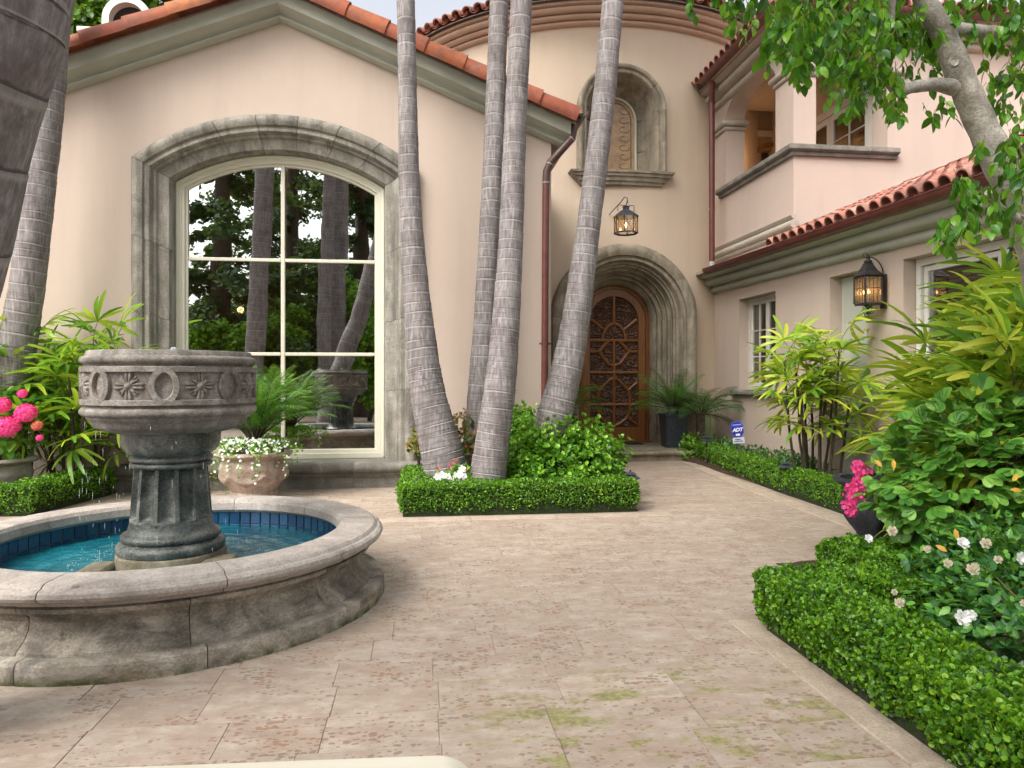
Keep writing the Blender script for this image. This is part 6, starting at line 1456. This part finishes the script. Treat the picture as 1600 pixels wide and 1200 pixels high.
limb('branch', [(1500, 138, 3.83), (1460, 131, 3.8), (1425, 136, 3.78), (1403, 143, 3.76), (1390, 128, 3.74), (1384, 100, 3.72), (1386, 75, 3.7), (1392, 40, 3.68), (1396, -30, 3.6)], [13, 10, 9, 9.5, 8.5, 7, 6, 5, 4])
limb('branch', [(1484, 44, 3.8), (1515, 48, 3.85), (1560, 51, 3.9), (1620, 60, 4.0)], [11, 10, 9, 9])
limb('branch', [(1605, 345, 3.88), (1575, 338, 3.8), (1555, 320, 3.75), (1545, 300, 3.7)], [9, 8, 7, 6])
limb('branch', [(1440, -10, 3.78), (1380, -30, 3.7), (1300, -30, 3.6), (1220, -20, 3.5), (1160, -10, 3.45)], [11, 9, 7, 5, 3])
knot = W(1490, 98, 3.72); m = MB(); m.lathe([(.001, -.01), (.03, 0), (.022, .012), (.016, .006), (.001, .004)], 12); link('branch_knot', m.mesh('branch_knot', M['ficus'], True), ficus, M=lookM(knot, (-.3, -1, .1)))
rr = random.Random(77)
blobs = [(1170, 12, 55, 32, 5, .8), (1245, 35, 50, 60, 16, 1.1), (1300, 45, 65, 70, 26, 1.1), (1350, 70, 60, 75, 26, 1.0), (1410, 60, 55, 65, 24, 1.0), (1430, 30, 60, 40, 16, 1), (1325, 125, 30, 25, 5, .8), (1392, 150, 30, 18, 5, .7), (1440, 158, 45, 12, 3, .6), (1335, 165, 12, 22, 2, .6), (1550, 20, 50, 40, 10, .9), (1585, 85, 30, 50, 8, .9), (1545, 120, 20, 40, 3, .8), (1590, 190, 25, 50, 6, .8), (1548, 240, 28, 30, 3, .7), (1500, 300, 22, 40, 3, .7), (1545, 312, 50, 48, 13, .9), (1592, 240, 16, 45, 5, .8), (1490, 350, 22, 35, 5, .8), (1350, -70, 280, 70, 60, 1.4), (1600, -60, 200, 80, 30, 1.4), (1640, 60, 60, 120, 14, 1), (1650, 240, 30, 80, 6, 1), (1470, 175, 18, 10, 1, .5), (1510, 170, 10, 10, 1, .4)]
LP, LA, LN = [], [], []; tw = MB()
for (bx_, by_, rx_, ry_, nt_, ln) in blobs:
    for i in range(int(nt_*2.6)):
        px = bx_+rr.uniform(-1, 1)*rx_; py = by_+rr.uniform(-1, .7)*ry_; d = rr.uniform(3.3, 3.8) if (px > 1470 and py > 200) else rr.uniform(3.7, 4.6) if px > 1400 else rr.uniform(3.3, 4.3); p = W(px, py, d); dirv = Vector((rr.gauss(0, .5), rr.gauss(0, .4), -1.0-rr.random()*.6)).normalized(); L = rr.uniform(.05, .16)*ln; pts = [p]; nseg = max(3, int(L/.020)); s_side = 1
        for k in range(nseg):
            dirv = (dirv+Vector((rr.gauss(0, .08), rr.gauss(0, .08), -.10))).normalized(); pts.append(pts[-1]+dirv*L/nseg)
            s_side *= -1; sd_ = dirv.cross(Vector((rr.gauss(0, 1), rr.gauss(0, 1), .2))).normalized()
            if rr.random() < .05: continue
            LP.append(pts[-1]); LA.append((sd_*.75+Vector((rr.gauss(0, .25), rr.gauss(0, .25), -.9))).normalized()); LN.append((sd_*.6+Vector((rr.gauss(0, .5), rr.gauss(0, .5)-.2, .5))).normalized())
        tw.tube([pts[0], pts[len(pts)//2], pts[-1]], [.0016, .0012, .0006], 4, cap=False)
tag(tw.build('twigs_or_core', M['twig'], ficus), kind='stuff')
def fleaf(v):
    r = random.Random(v); T, F = _long(.26+.04*r.random(), .1+.2*r.random()); T = T.copy(); T[:, 0] *= 1+0*T[:, 1]; m = MB(); m.add(T*.066, F); m.tube([(0, -.014, .004), (0, 0, 0)], .0008, 3, cap=False); return m.mesh('leaf', M['ficl'], True)
fl = [fleaf(v) for v in range(5)]
cf = Vector((0, 0, HC)); idx = list(range(len(LP)))
def inview(p): 
    q_ = p-cf; z = q_.dot(FW); return abs(q_.dot(RT)/z*FPX) < 800 and 590-q_.z/z*FPX > 0
idx.sort(key=lambda i: (not inview(LP[i]), (LP[i]-cf).length)); big = set(idx[:300])
for i in idx[:300]:
    ax, nn = LA[i], LN[i]; x = ax.cross(nn).normalized(); z = x.cross(ax); link('leaf', fl[i % 5], ficus, M=Matrix.Translation(LP[i]) @ Matrix((x, ax, z)).transposed().to_4x4() @ Matrix.Scale(rr.uniform(.8, 1.2), 4))
ri = idx[300:]; tag(link('foliage', scatter([(LEAFP, np.array([LP[i] for i in ri]), frames(np.array([LA[i] for i in ri]), np.array([LN[i] for i in ri])), np.array([.066*rr.uniform(.7, 1.25) for _ in ri]), 0)], M['ficl'], 'foliage'), ficus), kind='stuff')

# cream table whose far edge shows at the bottom of the photo
tb = empty('cream_table', (-.42, .93, 0)); tag(tb, 'cream table top with a rounded corner at the bottom edge', 'table')
def rr_poly(x0, x1, y0, y1, r, n=8):
    o = []
    for cx, cy, a0 in ((x1-r, y1-r, 0), (x0+r, y1-r, PI/2), (x0+r, y0+r, PI), (x1-r, y0+r, 1.5*PI)): o += [(cx+r*math.cos(a0+PI/2*i/n), cy+r*math.sin(a0+PI/2*i/n)) for i in range(n+1)]
    return o
TM = Matrix.Translation((.080, 1.150, 0)) @ Matrix.Rotation(math.radians(-3.1), 4, 'Z')
m = MB(); P_ = rr_poly(-1.15, 0, -.62, 0, .05); rows = [[TM @ Vector((x*(1) , y, 0)) for x, y in P_]]
cxx, cyy = -.575, -.31
def ins(k, z): return [tuple(TM @ Vector((cxx+(x-cxx)*(1-k/.6), cyy+(y-cyy)*(1-k/.31*.5), z))) for x, y in P_]
m.grid([ins(.012, .672), ins(0, .68), ins(0, .692), ins(.008, .70)], closed_u=True); K = len(P_); m.f.append(tuple(3*K+i for i in range(K))); m.m.append(0); m.f.append(tuple(range(K))); m.m.append(0); m.build('table_top', M['table'], tb, True, 50)
for (x, y) in ((-.08, -.08), (-1.07, -.08), (-.08, -.54), (-1.07, -.54)):
    q_ = TM @ Vector((x, y, 0)); m = MB(); m.lathe([(.02, 0), (.024, .672)], 12, tuple(q_)); m.build('leg', M['table'], tb, True)

# ================================================================== trees and garden beyond, some only seen mirrored in the window
def crown_tree(name, label, base, h, crown_c, rad, n, leaf, mat, tmpl, trunk_r, grp=None, seed=1, clump=40):
    r = np.random.default_rng(seed); root = empty(name, tuple(base)); tag(root, label, 'tree', grp)
    m = MB(); m.tube([base, (base[0]+.1, base[1], h*.5), (crown_c[0], crown_c[1], crown_c[2])], [trunk_r, trunk_r*.8, trunk_r*.4], 12); m.build('trunk', M['stem'], root, True)
    cc_ = rdir(clump); cc_ = np.array(crown_c)+cc_*np.array(rad)*(.35+.65*r.random((clump, 1))); k = r.integers(0, clump, n); sp_ = np.array(rad)*.28
    P = cc_[k]+rdir(n)*sp_*(r.random((n, 1))**.5); d = P-np.array(crown_c); d /= np.maximum(np.linalg.norm(d, axis=1, keepdims=True), .01)
    A = rdir(n)+d*.4+np.array([0, 0, -.5]); Nn = d*.6+rdir(n)*.7+np.array([0, 0, .7]); tag(link('crown', scatter([(tmpl, P, frames(A, Nn), leaf*(.7+.6*r.random(n)), 0)], M[mat], 'crown'), root), kind='stuff')
    return root
for i, (px, py, Y, lab) in enumerate([(130, 40, 16.0, 'bright green tree crown beside the chimney behind the gable'), (262, 0, 16.5, 'bright green tree crown beyond the chimney to the right')]):
    c = WY(px, py, Y); crown_tree('background_tree', lab, (c.x, c.y, 0), c.z, tuple(c), (1.9, 1.5, 1.7), 9000, .15, 'tree', LEAF6, .2, 'green trees behind the gable roof', 90+i)
def mirrored(px, d): p = W(px, 590, d); return Vector((p.x, 17.6-p.y, 0))
q_ = mirrored(505, 19.5); tr_a, e_ = trunk('palm_tree', 'garden palm behind the camera, mirrored right of the window centre', [(q_.x, q_.y, 0), (q_.x, q_.y, 4), (q_.x+.1, q_.y, 9)], [.22, .18, .16], .12, group='palms mirrored in the window'); crown(tr_a, e_)
q_ = mirrored(525, 20.5); tr_a, e_ = trunk('palm_tree', 'thicker garden palm behind the camera, mirrored beside its slim twin', [(q_.x, q_.y, 0), (q_.x, q_.y, 4), (q_.x, q_.y, 9)], [.30, .26, .24], .12, group='palms mirrored in the window'); crown(tr_a, e_)
q_ = mirrored(382, 18.5); tr_a, e_ = trunk('palm_tree', 'leaning garden palm behind the camera, mirrored left in the window', [(q_.x, q_.y, 0), (q_.x+.2, q_.y, 3), (q_.x+.45, q_.y, 9)], [.30, .25, .22], .12, group='palms mirrored in the window'); crown(tr_a, e_)
def conifer(label, px, d, h, r0, seed):
    q_ = mirrored(px, d); r = np.random.default_rng(seed); root = empty('cedar_tree', tuple(q_)); tag(root, label, 'tree', 'dark cedars mirrored in the window')
    m = MB(); m.tube([(q_.x, q_.y, 0), (q_.x, q_.y, h)], [.42, .08], 12); m.build('trunk', M['stem'], root, True); P, A_ = [], []
    for k in range(70):
        z = 2.2+(h-2.2)*r.random(); a_ = r.random()*6.28; L = r0*(1-(z/h)**1.5)*(.6+.5*r.random()); n = int(230*L/2)
        t = r.random(n); x = q_.x+math.cos(a_)*L*t; y = q_.y+math.sin(a_)*L*t; zz = z-.25*L*t*t+r.normal(0, .10, n)
        P.append(np.stack([x+r.normal(0, .22, n)*t, y+r.normal(0, .22, n)*t, zz], 1)); A_.append(np.stack([math.cos(a_)+r.normal(0, .6, n), math.sin(a_)+r.normal(0, .6, n), -.5+r.normal(0, .3, n)], 1))
    P, A_ = np.concatenate(P), np.concatenate(A_); tag(link('crown', scatter([(LEAF4, P, frames(A_, rdir(len(P))+np.array([0, 0, 1.])), .20*(.7+.6*r.random(len(P))), 0)], M['conif'], 'crown'), root), kind='stuff')
conifer('tall dark cedar mirrored in the left panes', 338, 22, 13, 4.5, 5); conifer('dark spreading cedar mirrored in the upper right pane', 560, 25, 13, 5.5, 6); conifer('distant dark cedar mirrored behind the palms', 450, 30, 17, 6, 7); conifer('farthest dark cedar mirrored between the window bars', 400, 34, 20, 6, 8)
for i, (px, d, c_, rad, lab) in enumerate([(330, 19.5, 1.4, (1.6, 1.2, 1.3), 'fern like green shrub mirrored low in the left pane'), (420, 21, 1.6, (1.6, 1.2, 1.6), 'green garden shrub mirrored in the middle pane'), (575, 22, 2.2, (1.6, 1.4, 2.1), 'yellow green shrub mirrored in the right pane'), (480, 27, 2.2, (4, 1.4, 2.4), 'dark hedge mass mirrored behind the palms'), (300, 27, 1.8, (4, 1.4, 2.0), 'dark shrubbery mirrored far left')]):
    q_ = mirrored(px, d); crown_tree('garden_shrub', lab, (q_.x, q_.y, 0), 1, (q_.x, q_.y, c_*1.1), rad, 11000, .13, 'azal' if i < 3 else 'tree', LEAF6, .08, 'garden shrubs mirrored in the window', 200+i, 30)
q_ = mirrored(300, 38); nb = empty('neighbour_house', tuple(q_)); tag(nb, 'pale house with red tile roof mirrored far left', 'house')
m = MB(); m.box(q_.x-5, q_.x+1.5, q_.y-6, q_.y, 0, 3.6); m.build('wall', M['trim_warm'], nb); m = MB(); m.prism([(q_.y-6.8, 3.5), (q_.y+.8, 3.5), (q_.y-3, 5.2)], 'x', q_.x-5.6, q_.x+2.1); m.build('roof', M['tile_r'], nb); m = MB(); m.box(q_.x-1.5, q_.x-.4, q_.y-.02, q_.y+.03, 0, 2.4); m.build('door', M['dark'], nb)
